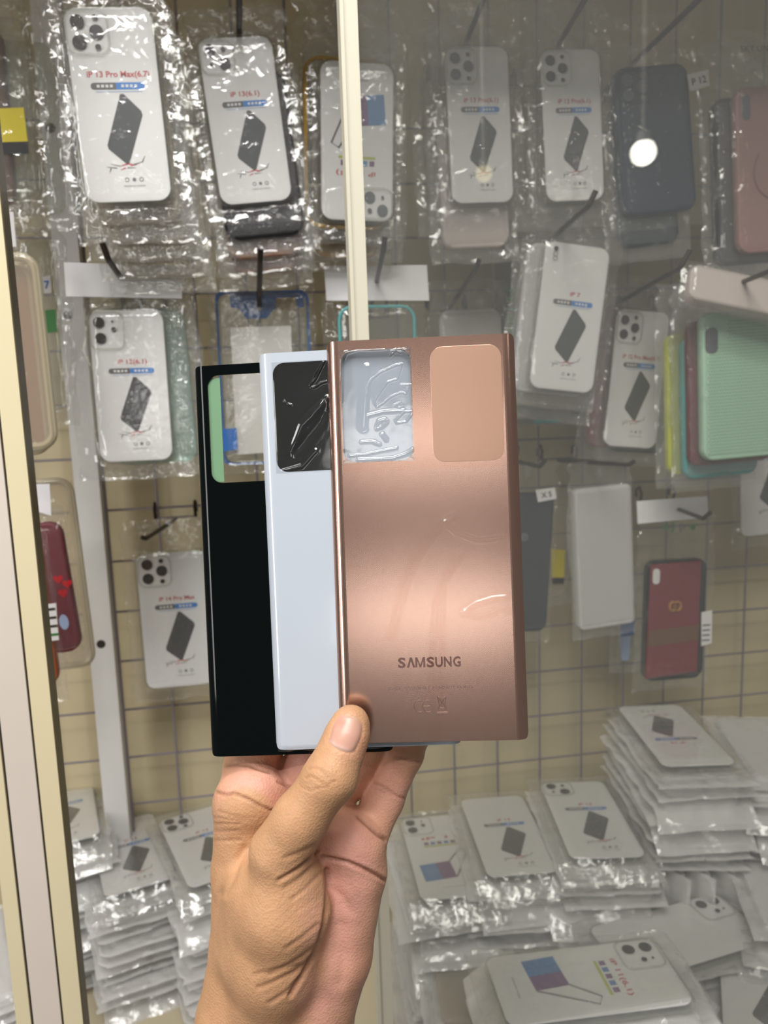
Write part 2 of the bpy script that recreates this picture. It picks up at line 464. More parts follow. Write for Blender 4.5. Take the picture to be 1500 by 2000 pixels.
for a, b in (((-.0017, .0022), (.0017, .0022)), ((-.0017, .0022), (-.0009, -.0022)), ((.0017, .0022), (.0009, -.0022)), ((-.0009, -.0022), (.0009, -.0022)), ((-.002, -.0026), (.002, .0028)), ((.002, -.0026), (-.002, .0028)), ((-.0022, -.0038), (.0022, -.0038)), ((-.0022, -.0043), (.0022, -.0043))):
    mb.tube([(cx + a[0], -.00008, cz_ + a[1]), (cx + b[0], -.00008, cz_ + b[1])], .00012, 'bronzetxt2', n=4)
mb.build('small_print', bronze, smooth=False)
def R6(*p): return [(350 + x / 3, 450 + y / 3) for x, y in p]
lines = [(R6((1305, 785), (1270, 790), (1180, 830), (1130, 870), (1100, 920), (1106, 952)), .00035, .0007),
         (R6((1305, 785), (1280, 870), (1220, 890), (1195, 925), (1160, 975), (1140, 1010), (1160, 1035), (1200, 1010), (1240, 975), (1300, 950), (1330, 960), (1340, 930), (1300, 905), (1360, 905)), .00030, .0007),
         (R6((1260, 1022), (1290, 1012), (1312, 1030), (1290, 1042), (1262, 1028)), .00028, .0006),
         (R6((1362, 1062), (1320, 1062), (1265, 1115), (1275, 1130), (1330, 1120), (1366, 1075)), .00030, .0007),
         (R6((1110, 1085), (1200, 1062), (1310, 1056)), .0006, .0006),
         (R6((1160, 1150), (1172, 1120), (1200, 1110), (1215, 1125), (1190, 1150), (1160, 1160)), .0006, .0009),
         (R6((1190, 1195), (1215, 1228)), .0006, .0005),
         (R6((1070, 1240), (1130, 1237), (1175, 1255)), .0005, .0005),
         (R6((1000, 1320), (1080, 1315), (1200, 1290), (1275, 1275)), .0004, .0006),
         (R6((1050, 1345), (1250, 1337), (1330, 1310), (1368, 1285)), .0005, .0007),
         (R6((1235, 735), (1240, 710), (1290, 688), (1325, 700), (1345, 730)), .0004, .0007),
         (R6((1245, 725), (1270, 705), (1300, 715)), .0004, .0005),
         (R6((950, 1000), (955, 760), (975, 715), (1050, 692), (1200, 688)), .0006, .0008),
         (R6((1100, 800), (1090, 950), (1080, 1150)), .0015, .0005)]
f_ = film_grid('window_film', WIN[0] - .0004, WIN[1] + .0004, WIN[2] - .0004, WIN[3] + .0004, 170, 260, lines, MB_, 'greyfilm', .00012, .00008, 3, .001)
f_.parent = bronze; tag(f_, 'crinkled clear film over the cut-out')
lines2 = [([(886, 1010), (868, 1020), (850, 1040), (828, 1070), (806, 1110), (790, 1150), (776, 1200), (764, 1240)], .0012, 0.00040),
          ([(900, 1086), (885, 1108), (868, 1135), (852, 1180), (846, 1240)], .0010, 0.00040),
          ([(905, 1195), (930, 1178), (962, 1168), (1004, 1164)], .0010, 0.0006),
          ([(905, 1195), (930, 1203), (960, 1196), (985, 1185), (1006, 1200)], .0009, 0.0004),
          ([(846, 1240), (842, 1330), (840, 1446)], .0007, 0.00035),
          ([(866, 1150), (862, 1300), (858, 1446)], .0007, 0.00035),
          ([(868, 1020), (890, 1040), (935, 1056), (1005, 1046)], .0008, 0.00025)]
f2 = film_grid('protective_film', -FL, FL, -PH / 2 + .0005, WIN[2] - .004, 170, 270, lines2, MB_, 'skinfilm', .00022, .00001, 5)
f2.parent = bronze; tag(f2, 'clear protective film with pulled creases')

white = thing('phone_back_cover', 'pearly white glossy phone back cover between the bronze and the black one', 'phone cover', MW_, CG)
mb = MB(); plate(mb, 'whiteglass', WIN); mb.build('back_plate', white, ang=30)
lw = [(R6((855, 752), (830, 790), (795, 845), (770, 905), (800, 870), (835, 800), (856, 758)), .00035, .0008),
      (R6((775, 922), (800, 918), (830, 895), (862, 885)), .00035, .0007),
      (R6((872, 990), (800, 1060), (720, 1140), (660, 1300)), .0016, .0007),
      (R6((872, 1010), (820, 1130), (740, 1230), (670, 1300)), .0016, -.0006),
      (R6((616, 1000), (626, 1012)), .0003, .0006), (R6((640, 1018), (656, 1022)), .0003, .0006),
      (R6((862, 980), (868, 1000), (866, 1050)), .0005, .0007), (R6((800, 1290), (720, 1380), (600, 1415)), .001, .0004)]
f3 = film_grid('window_film', WIN[0] - .0004, WIN[1] + .0004, WIN[2] - .0004, WIN[3] + .0004, 170, 260, lw, MW_, 'windowfilm', .00012, .00008, 8, .001)
f3.parent = white; tag(f3, 'crinkled clear film over the cut-out')
# clear film edge that stands proud along the bottom of the white cover
mb = MB()
for i in range(30):
    x0_, x1_ = -.0375 + .075 * i / 30, -.0375 + .075 * (i + 1) / 30
    z0_, z1_ = -PH / 2 - .0006 - .0004 * math.sin(i * 1.3), -PH / 2 - .0006 - .0004 * math.sin((i + 1) * 1.3)
    mb.add([(x0_, -.0006, -PH / 2 + .002), (x1_, -.0006, -PH / 2 + .002), (x1_, .0002, z1_), (x0_, .0002, z0_)], [(0, 1, 2, 3)], 'windowfilm')
mb.build('film_edge', white, ang=180)

black = thing('phone_back_cover', 'glossy black-green phone back cover at the back of the fan', 'phone cover', MK_, CG)
mb = MB(); plate(mb, 'blackglass', WIN); mb.build('back_plate', black, ang=30)
mb = MB()                               # green reflection of the inner edge, painted as a strip inside the cut-out
wx0, wx1, wz0, wz1, wr = WIN
mb.box((wx0 + .0001, .0008, wz0 + .0005), (wx0 + .0052, .0011, wz1 - .001), 'greenreflect')
tag(mb.build('reflection_strip', black), 'green strip coloured as the inner edge reflection')

# ================================================================== the hand
def K(px, py, D):               # pixel + depth (mm) -> camera space mm
    return np.array([(px - 750) * D / F, (py - 1000) * D / F, D])
VX = .8
lo = np.array([-92., 66., 272.]); hi = np.array([26., 366., 376.])
nxyz = np.ceil((hi - lo) / VX).astype(int)
ax_ = [lo[i] + VX * np.arange(nxyz[i]) for i in range(3)]
GX, GY, GZ = np.meshgrid(*ax_, indexing='ij')
GX = GX.astype(np.float32); GY = GY.astype(np.float32); GZ = GZ.astype(np.float32)
def cone(a, ra, b, rb, flat=None):
    """signed distance to a tapered capsule"""
    ba = (b - a).astype(np.float32)
    px_, py_, pz_ = GX - a[0], GY - a[1], GZ - a[2]
    t = np.clip((px_ * ba[0] + py_ * ba[1] + pz_ * ba[2]) / float(ba @ ba), 0, 1).astype(np.float32)
    d = np.sqrt((px_ - t * ba[0]) ** 2 + (py_ - t * ba[1]) ** 2 + (pz_ - t * ba[2]) ** 2)
    return d - (ra + (rb - ra) * t)
def smin(a, b, k):
    h = np.maximum(k - np.abs(a - b), 0) / k
    return np.minimum(a, b) - h * h * k * .25
def chain(pts, k=3):            # pts: (px,py,D,r)
    out = None
    for p, q in zip(pts, pts[1:]):
        c = cone(K(*p[:3]), p[3], K(*q[:3]), q[3])
        out = c if out is None else smin(out, c, k)
    return out
# palm, back of the hand and forearm
palm = chain([(480, 1582, 330, 13.4), (482, 1700, 333, 14.8), (484, 1850, 334, 16.0), (468, 1990, 336, 18.5), (446, 2490, 345, 20)])
for ch_ in ([(560, 1595, 335, 12.5), (552, 1800, 337, 15), (540, 1990, 337, 21), (515, 2490, 346, 22)],
            [(640, 1605, 335, 11.5), (618, 1750, 336, 14), (580, 1990, 337, 20), (555, 2490, 345, 20)],
            [(692, 1652, 330, 13.0), (690, 1700, 329, 14.0), (648, 1860, 330, 17), (606, 1995, 332, 17.5), (580, 2490, 342, 18)]):
    palm = smin(palm, chain(ch_), 9)
body = palm
# fleshy pads under the fingers
for p in ((478, 1562, 328, 12.6), (504, 1556, 329, 12.4), (620, 1610, 328, 11), (690, 1650, 326, 12.4), (655, 1640, 327, 11.5)):
    body = smin(body, cone(K(*p[:3]), p[3], K(p[0] + 1, p[1] + 1, p[2]), p[3]), 5)
# thenar mass
th = chain([(556, 1725, 309, 15.5), (556, 1775, 310, 17.2), (540, 1880, 318, 17.5), (520, 1990, 329, 17)], 6)
th = smin(th, chain([(500, 1740, 318, 13.5), (492, 1850, 324, 14)], 6), 9)
body = smin(body, th, 5)
# fingers going up behind the covers
body = smin(body, chain([(484, 1558, 334, 13.0), (492, 1496, 341, 12.0), (512, 1440, 340, 10.0), (545, 1385, 333.6, 8.0)]), 3.0)
body = smin(body, chain([(560, 1560, 339, 10.5), (606, 1494, 342, 11.2), (636, 1425, 339, 9.4), (650, 1365, 333.2, 7.8)]), 2.0)
body = smin(body, chain([(640, 1582, 339, 9.0), (680, 1515, 341, 9.2), (722, 1448, 339, 9.0), (730, 1380, 333.2, 7.4)]), 1.5)
body = smin(body, chain([(716, 1632, 333, 9.4), (750, 1562, 337, 8.3), (791, 1472, 336, 7.8), (806, 1432, 333.5, 7.4), (806, 1402, 331.8, 6.6)]), 2.0)
# thumb in front
thumb = chain([(548, 1664, 305, 12.6), (586, 1600, 300.5, 10.4), (645, 1517, 298.5, 10.0), (668, 1462, 302, 8.4), (681, 1428, 304, 7.8), (686, 1410, 304.5, 6.6)], 4)
body = smin(body, thumb, 5)

def surface_nets(d):
    nx, ny, nz = d.shape
    s = d < 0
    cs = np.zeros((nx - 1, ny - 1, nz - 1), np.int8)
    for i in (0, 1):
        for j in (0, 1):
            for k in (0, 1):
                cs += s[i:nx - 1 + i, j:ny - 1 + j, k:nz - 1 + k]
    act = (cs > 0) & (cs < 8)
    idx = -np.ones(act.shape, np.int64)
    ca = np.argwhere(act); idx[act] = np.arange(len(ca))
    acc = np.zeros((len(ca), 3)); cnt = np.zeros(len(ca))
    cor = [(i, j, k) for i in (0, 1) for j in (0, 1) for k in (0, 1)]
    for a in cor:
        for ax in range(3):
            if a[ax]: continue
            b = list(a); b[ax] = 1
            va = d[ca[:, 0] + a[0], ca[:, 1] + a[1], ca[:, 2] + a[2]]; vb = d[ca[:, 0] + b[0], ca[:, 1] + b[1], ca[:, 2] + b[2]]
            m = (va < 0) != (vb < 0)
            t = va / np.where(va == vb, 1, va - vb)
            p = np.tile(np.array(a, float), (len(ca), 1)); p[:, ax] += t
            acc[m] += p[m]; cnt[m] += 1
    V = ca + acc / cnt[:, None]
    quads = []
    for ax in range(3):
        o1, o2 = (ax + 1) % 3, (ax + 2) % 3
        sl0 = [slice(1, -1)] * 3; sl0[ax] = slice(0, d.shape[ax] - 1)
        sl1 = [slice(1, -1)] * 3; sl1[ax] = slice(1, d.shape[ax])
        A = s[tuple(sl0)]; B = s[tuple(sl1)]
        for flag, rev in ((A & ~B, False), (~A & B, True)):
            e = np.argwhere(flag)
            off = np.ones(3, int); off[ax] = 0; e = e + off
            c = []
            for u, v in ((0, 0), (1, 0), (1, 1), (0, 1)):
                q = e.copy(); q[:, o1] -= 1 - u; q[:, o2] -= 1 - v
                c.append(idx[q[:, 0], q[:, 1], q[:, 2]])
            c = np.stack(c, 1)
            quads.append(c[:, ::-1] if rev else c)
    Q = np.concatenate(quads); Q = Q[(Q >= 0).all(1)]
    return V, Q
V, Q = surface_nets(body.astype(np.float64))
del GX, GY, GZ, body, palm, th, thumb
V = lo + V * VX
# smoothing
E_ = np.concatenate([Q[:, [0, 1]], Q[:, [1, 2]], Q[:, [2, 3]], Q[:, [3, 0]]])
E_ = np.unique(np.sort(E_, 1), axis=0)
def smooth(X, it, f=.5):
    deg = np.bincount(E_.ravel(), minlength=len(V))[:, None] if X.ndim > 1 else np.bincount(E_.ravel(), minlength=len(V))
    for _ in range(it):
        S = np.zeros_like(X)
        np.add.at(S, E_[:, 0], X[E_[:, 1]]); np.add.at(S, E_[:, 1], X[E_[:, 0]])
        X = X + f * (S / deg - X)
    return X
V = smooth(V, 4)
def vnormals(V):
    n = np.cross(V[Q[:, 2]] - V[Q[:, 0]], V[Q[:, 3]] - V[Q[:, 1]])
    N = np.zeros_like(V)
    for i in range(4): np.add.at(N, Q[:, i], n)
    return N / (np.linalg.norm(N, axis=1)[:, None] + 1e-12)
N = vnormals(V)
PX = np.stack([V[:, 0] / V[:, 2] * F + 750, V[:, 1] / V[:, 2] * F + 1000], 1)
view = V / np.linalg.norm(V, axis=1)[:, None]
facing = np.clip(-(N * view).sum(1), 0, 1)
def Z6(*pts): return [(350 + x / 2.7273, 1350 + y / 2.7273) for x, y in pts]
def Z2(*pts): return [(370 + x / 5.5556, 1460 + y / 5.5556) for x, y in pts]
def Z1(*pts): return [(560 + x / 5, 1350 + y / 5) for x, y in pts]
def pldist(P, pts):
    q = np.array(pts, float); best = np.full(len(P), 1e3)
    for A, B in zip(q[:-1], q[1:]):
        d = B - A; t = np.clip(((P - A) @ d) / (d @ d + 1e-9), 0, 1)
        best = np.minimum(best, np.linalg.norm(P - A - t[:, None] * d, axis=1))
    return best
# creases: polyline, half-width (px), depth (mm), depth range of the surface it lies on
CREASES = [
    (Z6((740, 850), (700, 890), (640, 940), (585, 975), (530, 1005)), 3.2, .9, (0, 318)),
    (Z6((760, 880), (830, 895), (900, 912), (980, 945), (1050, 980), (1105, 1012)), 3.4, 1.2, (0, 340)),
    (Z6((785, 950), (790, 1050), (786, 1150), (770, 1250), (742, 1350), (690, 1450), (640, 1540), (590, 1620)), 4.2, 1.3, (0, 340)),
    (Z6((740, 900), (650, 990), (560, 1050)), 3.5, .4, (0, 318)),
    (Z6((760, 960), (680, 1050), (600, 1110)), 3.5, .35, (0, 318)),
    (Z6((720, 820), (640, 860), (560, 890)), 4, .35, (0, 318)),
    (Z6((740, 1240), (660, 1310), (570, 1370)), 4, .35, (0, 330)),
    (Z6((740, 1340), (660, 1410), (560, 1470), (480, 1510)), 4, .45, (0, 330)),
    (Z6((700, 1420), (620, 1490), (500, 1550), (420, 1580)), 4, .45, (0, 335)),
    (Z6((640, 1530), (560, 1610), (480, 1660)), 4, .5, (0, 335)),
    (Z6((640, 1460), (520, 1480), (400, 1510)), 4, .3, (0, 335)),
    # thumb joint wrinkles
    (Z1((215, 755), (270, 745), (330, 770), (380, 820), (410, 870)), 2.0, .45, (0, 312)),
    (Z1((180, 850), (235, 825), (290, 860), (350, 900), (410, 915), (450, 880), (490, 885)), 1.8, .5, (0, 312)),
    (Z1((130, 930), (180, 955), (260, 965), (330, 945), (400, 940)), 2.0, .35, (0, 312)),
    (Z1((340, 760), (400, 800), (440, 850)), 2.0, .2, (0, 312)),
    (Z1((120, 900), (200, 905), (300, 925)), 2.0, .2, (0, 312)),
    # index base creases
    (Z2((280, 480), (400, 515), (480, 495), (640, 560), (760, 625), (880, 685), (960, 670)), 2.6, .9, (312, 345)),
    (Z2((400, 200), (520, 185), (650, 195), (760, 240), (870, 270)), 2.4, .7, (312, 350)),
    (Z2((320, 690), (450, 740), (600, 760), (700, 760)), 2.4, .3, (312, 345)),
    (Z2((250, 760), (380, 775), (520, 790), (690, 800)), 2.0, .3, (312, 345)),
    (Z2((200, 830), (350, 825), (560, 830)), 2.0, .3, (312, 345)),
    (Z2((200, 900), (330, 910), (520, 900)), 2.0, .25, (312, 345)),
    (Z2((230, 1010), (400, 1010), (560, 1000)), 2.4, .35, (312, 345)),
    (Z2((960, 370), (1040, 410), (1130, 445)), 2.4, .7, (315, 350)),
    # little finger creases
    (Z1((850, 890), (930, 930), (1010, 980), (1080, 1030), (1165, 1050)), 2.4, .5, (315, 350)),
    (Z1((860, 950), (950, 985), (1040, 1020)), 2.2, .3, (315, 350)),
    (Z1((1050, 640), (1130, 660), (1200, 690), (1290, 690)), 2.4, .5, (315, 350)),
    (Z1((700, 1230), (800, 1320), (900, 1410), (960, 1450)), 3.5, .9, (312, 345)),
    # palm
    (Z6((800, 1050), (870, 1090), (920, 1180)), 6, .4, (0, 340)),
    (Z6((1000, 960), (1060, 1040), (1070, 1120)), 5, .3, (0, 340)),
    (Z6((860, 1250), (880, 1400), (860, 1550)), 12, .6, (0, 345)),
    # web between thumb knuckle and hand edge
    (Z6((350, 840), (318, 900), (290, 985), (240, 1080)), 7, 1.0, (0, 345)),
]
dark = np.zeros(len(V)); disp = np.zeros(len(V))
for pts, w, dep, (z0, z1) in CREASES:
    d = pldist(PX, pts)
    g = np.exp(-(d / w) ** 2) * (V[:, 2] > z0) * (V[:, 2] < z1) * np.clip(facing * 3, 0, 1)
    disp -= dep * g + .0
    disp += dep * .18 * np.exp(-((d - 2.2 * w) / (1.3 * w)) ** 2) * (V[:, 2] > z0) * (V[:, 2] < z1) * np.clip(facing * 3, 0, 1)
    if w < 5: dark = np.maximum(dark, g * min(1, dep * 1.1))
# fine skin folds running across the thenar and the thumb edge
q = PX - np.array([560, 1800.])
a1 = math.radians(-36)
s1 = q[:, 0] * math.sin(a1) * -1 + q[:, 1] * math.cos(a1)
fold = np.abs(np.sin(s1 / 5.2 + 1.2 * np.sin(q[:, 0] / 31) + .9 * np.sin(q[:, 1] / 43)))
wmask = np.exp(-((PX[:, 0] - 590) / 60) ** 2 - ((PX[:, 1] - 1780) / 120) ** 2) * (V[:, 2] < 330)
disp -= .16 * wmask * (1 - fold) ** 2 * facing
# nail bed groove
nail_out = Z1((405, 500), (425, 420), (450, 330), (490, 260), (560, 215), (640, 225), (710, 270), (745, 340), (735, 430), (700, 520), (660, 590), (600, 605), (500, 575), (405, 500))
dn = pldist(PX, nail_out)
disp -= .35 * np.exp(-(dn / 2.2) ** 2) * (V[:, 2] < 315) * np.clip(facing * 3, 0, 1)
V = V + N * disp[:, None]
# skin tone: tanned back and thumb, pinker palm and finger pads
def blob(cx, cy, rx, ry): return np.exp(-((PX[:, 0] - cx) / rx) ** 2 - ((PX[:, 1] - cy) / ry) ** 2)
back = V[:, 2] > 318
pink = np.clip(blob(480, 1545, 60, 62) * back + blob(590, 1500, 70, 50) * back + 1.0 * blob(690, 1680, 62, 95) * (V[:, 2] > 312)
               + .9 * blob(670, 1830, 55, 150) * (V[:, 2] > 312) + .75 * blob(620, 1960, 40, 60) + .8 * blob(765, 1540, 60, 70) * back
               + .45 * blob(612, 1800, 26, 80) + .6 * blob(682, 1440, 22, 40), 0, 1)
red = np.clip(blob(690, 1640, 28, 24) * .9 * back + blob(540, 1560, 22, 30) * .7 * back + .5 * blob(660, 1632, 34, 26) + .3 * blob(720, 1900, 30, 60) + .45 * blob(712, 1470, 10, 46), 0, 1)
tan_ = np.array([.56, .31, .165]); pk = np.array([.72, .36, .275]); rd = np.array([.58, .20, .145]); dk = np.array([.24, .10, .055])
C = tan_ + (pk - tan_) * pink[:, None]
C = C + (rd - C) * (red * .6)[:, None]
C = smooth(C, 14)
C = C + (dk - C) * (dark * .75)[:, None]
C = smooth(C, 1)
W3 = np.array(CAMM.to_3x3()); Tc = np.array(CAMM.translation)
VW = V / 1000 @ W3.T + Tc
# camera space is right-handed (x right, y down, z forward) so winding carries over
me = bpy.data.meshes.new('person')
me.from_pydata(VW.tolist(), [], Q.tolist())
ca_ = me.color_attributes.new('skin', 'FLOAT_COLOR', 'POINT')
ca_.data.foreach_set('color', np.concatenate([C, np.ones((len(C), 1))], 1).ravel())
m, nt, out = new_mat('skin'); L = nt.links.new
b = nd(nt, 'ShaderNodeBsdfPrincipled'); b.inputs['Roughness'].default_value = .5; b.inputs['Specular IOR Level'].default_value = .35
b.inputs['Subsurface Weight'].default_value = .12; b.inputs['Subsurface Radius'].default_value = (1, .35, .2); b.inputs['Subsurface Scale'].default_value = .0025
at_ = nd(nt, 'ShaderNodeAttribute'); at_.attribute_name = 'skin'
tc = nd(nt, 'ShaderNodeTexCoord')
n1 = nd(nt, 'ShaderNodeTexNoise'); n1.inputs['Scale'].default_value = 160; n1.inputs['Detail'].default_value = 5; L(tc.outputs['Object'], n1.inputs['Vector'])
mr = nd(nt, 'ShaderNodeMapRange'); mr.inputs[3].default_value = .82; mr.inputs[4].default_value = 1.18; L(n1.outputs['Fac'], mr.inputs[0])
mx = nd(nt, 'ShaderNodeMix', data_type='RGBA', blend_type='MULTIPLY'); mx.inputs[0].default_value = 1
L(at_.outputs['Color'], mx.inputs[6]); L(mr.outputs[0], mx.inputs[7]); L(mx.outputs[2], b.inputs['Base Color'])
n2 = nd(nt, 'ShaderNodeTexVoronoi'); n2.inputs['Scale'].default_value = 1100; L(tc.outputs['Object'], n2.inputs['Vector'])
n3 = nd(nt, 'ShaderNodeTexNoise'); n3.inputs['Scale'].default_value = 420; n3.inputs['Detail'].default_value = 4; L(tc.outputs['Object'], n3.inputs['Vector'])
ad = nd(nt, 'ShaderNodeMath', operation='ADD'); L(n2.outputs['Distance'], ad.inputs[0]); L(n3.outputs['Fac'], ad.inputs[1])
bp = nd(nt, 'ShaderNodeBump'); bp.inputs['Strength'].default_value = .28; bp.inputs['Distance'].default_value = .0005
L(ad.outputs[0], bp.inputs['Height']); L(bp.outputs['Normal'], b.inputs['Normal']); L(b.outputs[0], out.inputs[0])
M['skin'] = m
me.materials.append(m); me.shade_smooth()
hand = link('person', me)
tag(hand, 'bare left hand and wrist of a person gripping three phone covers, thumb in front', 'person')
# thumbnail laid on the thumb
bvh = BVHTree.FromPolygons([Vector(p) for p in V], [tuple(q_) for q_ in Q.tolist()])
nc = np.array(Z1((575, 415)))[0]
outl = np.array(nail_out[:-1])
ring_n = 40
seg = np.linspace(0, len(outl), ring_n, endpoint=False)
per = []
for t in seg:       # smooth closed outline
    i = int(t); f = t - i; P_ = [outl[(i + k - 1) % len(outl)] for k in range(4)]
    per.append(.5 * ((2 * P_[1]) + (-P_[0] + P_[2]) * f + (2 * P_[0] - 5 * P_[1] + 4 * P_[2] - P_[3]) * f ** 2 + (-P_[0] + 3 * P_[1] - 3 * P_[2] + P_[3]) * f ** 3))
per = np.array(per)
nv = []; nf = []
RN = 9
def nailp(p, lift):
    d = Vector(((p[0] - 750) / F, (p[1] - 1000) / F, 1)).normalized()
    h = bvh.ray_cast(Vector((0, 0, 0)), d)
    return (h[0] - d * lift)
nv.append(nailp(nc, .55))
for r_i in range(1, RN + 1):
    f = r_i / RN
    for p in per: nv.append(nailp(nc + (p - nc) * f * .97, .55 * math.sqrt(max(0, 1 - f ** 6)) - .12 * (r_i == RN)))
for k in range(ring_n):
    nf.append((0, 1 + k, 1 + (k + 1) % ring_n))
for r_i in range(RN - 1):
    o = 1 + r_i * ring_n
    for k in range(ring_n): nf.append((o + k, o + ring_n + k, o + ring_n + (k + 1) % ring_n, o + (k + 1) % ring_n))
NW = np.array([v[:] for v in nv]) / 1000 @ W3.T + Tc
nm = bpy.data.meshes.new('thumbnail'); nm.from_pydata(NW.tolist(), [], nf)
pn = np.array([[v.x / v.z * F + 750, v.y / v.z * F + 1000] for v in nv])
tt = (pn - np.array(Z1((530, 590)))[0]) @ (np.array([.42, -.91]) / 1.0)     # along the nail, from the half-moon to the free edge
moon = np.clip((14 - tt) / 6, 0, 1); free = np.clip((tt - 66) / 10, 0, 1)
CN = np.array([.60, .33, .25]) + (np.array([.68, .44, .36]) - np.array([.60, .33, .25])) * moon[:, None]
CN = CN + (np.array([.55, .42, .28]) - CN) * free[:, None]
rb = np.exp(-((pn[:, 0] - 668) / 8) ** 2 - ((pn[:, 1] - 1412) / 7) ** 2)
CN = CN + (np.array([.62, .25, .18]) - CN) * (rb * .8)[:, None]
ca_ = nm.color_attributes.new('skin', 'FLOAT_COLOR', 'POINT'); ca_.data.foreach_set('color', np.concatenate([CN, np.ones((len(CN), 1))], 1).ravel())
m, nt, out = new_mat('nail'); L = nt.links.new
b = nd(nt, 'ShaderNodeBsdfPrincipled'); b.inputs['Roughness'].default_value = .32; b.inputs['Subsurface Weight'].default_value = .1; b.inputs['Subsurface Scale'].default_value = .001
at_ = nd(nt, 'ShaderNodeAttribute'); at_.attribute_name = 'skin'; L(at_.outputs['Color'], b.inputs['Base Color']); L(b.outputs[0], out.inputs[0])
nm.materials.append(m); nm.shade_smooth()
no = link('thumbnail', nm, hand)

# ================================================================== the setting
GY_, WY = .885, .93
mb = MB(); mb.box((-.8, WY, CZ - .9), (1.1, WY + .02, CZ + .75), 'wall'); tag(mb.build('wall_back', smooth=False), kind='structure')
SZ = CZ - .635
mb = MB(); mb.box((-.8, .50, SZ - .02), (1.1, WY, SZ), 'shelf'); tag(mb.build('floor', smooth=False), kind='structure')
mb = MB(); mb.box((-.8, .52, CZ + .475), (1.1, WY, CZ + .495), 'shelf'); tag(mb.build('ceiling', smooth=False), kind='structure')
FY = .48
mb = MB(); mb.box((-.8, .497, CZ + .37), (1.1, .520, CZ + .6), 'alum'); tag(mb.build('shade_fascia', smooth=False), kind='structure')  # unseen fascia board, added to shade the upper wall
def xs(px, py, Y): return at(px, py, Y).x
a0, a1, a2, a3 = (xs(p, 1450, FY) for p in (-31, 2, 65, 107))
mb = MB()
ZL, ZH = CZ - .70, CZ + .6
g = .0008; dp = .0135
mb.box((a0, FY, ZL), (a1 - g, FY + dp, ZH), 'alum'); mb.box((a1 + g, FY + .0004, ZL), (a2 - g, FY + dp, ZH), 'alum2'); mb.box((a2 + g, FY, ZL), (a3, FY + dp, ZH), 'alum')
mb.box((a1 - g, FY + .002, ZL), (a1 + g, FY + dp - .001, ZH), 'groove'); mb.box((a2 - g, FY + .002, ZL), (a2 + g, FY + dp - .001, ZH), 'groove')
mb.box((a3, FY + .001, ZL), (a3 + .0005, FY + dp, ZH), 'side_shade')  # thin sheet whose colour carries the shade on the post's side face
tag(mb.build('trim_1', smooth=False), kind='structure')
# sliding glass door: ivory edge strip and dusty pane
DY = .487
d0, d1 = xs(688, 700, DY), xs(721, 700, DY)
door = thing('door_1', None, None, kind='structure')
mb = MB(); mb.box((d0, DY - .004, ZL), (d0 + .0022, DY + .010, ZH), 'strip'); mb.box((d0 + .0022, DY - .003, ZL), (d1, DY + .010, ZH), 'strip')
mb.build('door_frame', door, smooth=False)
mb = MB(); mb.box((d1 - .003, DY, ZL), (.85, DY + .004, ZH), 'glass'); mb.build('glass_pane', door, smooth=False)

# white slotted post carrying the grids
PYF = .866
p0, p1 = xs(191, 1450, PYF), xs(238, 1450, PYF)
mb = MB(); mb.box((p0, PYF, SZ), (p1, PYF + .016, CZ + .475), 'post')
for px, py in ((197, 1258), (137, 615), (98, 250)):
    c = at(px, py, PYF); mb.disc((p0 + p1) / 2 - (.0 if py > 900 else .004), c.z, .0048, PYF - .0003, 'groove')
tag(mb.build('trim_2', smooth=False), kind='structure')

# wire grids
gx0 = at(205, 980, GY_).x; gz0 = at(300, 993, GY_).z
def grid(name, label, x0, x1, xl):
    mb = MB()
    for i in range(-9, 8):
        z = gz0 + i * .0585
        if SZ < z < CZ + .47: mb.tube([(x0, GY_ + .0035, z), (x1, GY_ + .0035, z)], .0014, 'wire', 6)
    for i, x in enumerate(xl): mb.tube([(x, GY_, SZ), (x, GY_, CZ + .47)], .0022 if i == 0 else .0015, 'wire', 6)
    tag(mb.build(name), label, 'wire grid')
grid('wire_grid_panel', 'grey wire grid panel on the cream wall, right of the white post', gx0, gx0 + .056 * 17, [gx0 + .056 * i for i in range(18)])
grid('wire_grid_panel', 'grey wire grid panel showing between aluminium frame and white post', gx0 - .03 - .056 * 6, gx0 - .03, [gx0 - .085 - .056 * i for i in range(5)])

# ================================================================== packaged cases
def quad(TL, TR, BR, BL, Y, yaw_=0, pit=0):
    c = [sum(p[i] for p in (TL, TR, BR, BL)) / 4 for i in (0, 1)]
    o = at(c[0], c[1], Y)
    n = Matrix.Rotation(math.radians(yaw_), 3, 'Z') @ Matrix.Rotation(math.radians(pit), 3, 'X') @ Vector((0, 1, 0))
    P = [hit(p[0], p[1], o, n) for p in (TL, TR, BR, BL)]
    ctr = sum(P, Vector()) / 4
    zx = ((P[0] - P[3]) + (P[1] - P[2])).normalized()
    x = zx.cross(n) * 1.0
    x = n.cross(zx) if n.cross(zx).dot(P[1] - P[0]) > 0 else zx.cross(n)
    x.normalize(); z = x.cross(n).normalized()
    w_ = (abs((P[1] - P[0]).dot(x)) + abs((P[2] - P[3]).dot(x))) / 2; h_ = (abs((P[0] - P[3]).dot(z)) + abs((P[1] - P[2]).dot(z))) / 2
    m = Matrix(((x.x, n.x, z.x, ctr.x), (x.y, n.y, z.y, ctr.y), (x.z, n.z, z.z, ctr.z), (0, 0, 0, 1)))
    return m, w_, h_

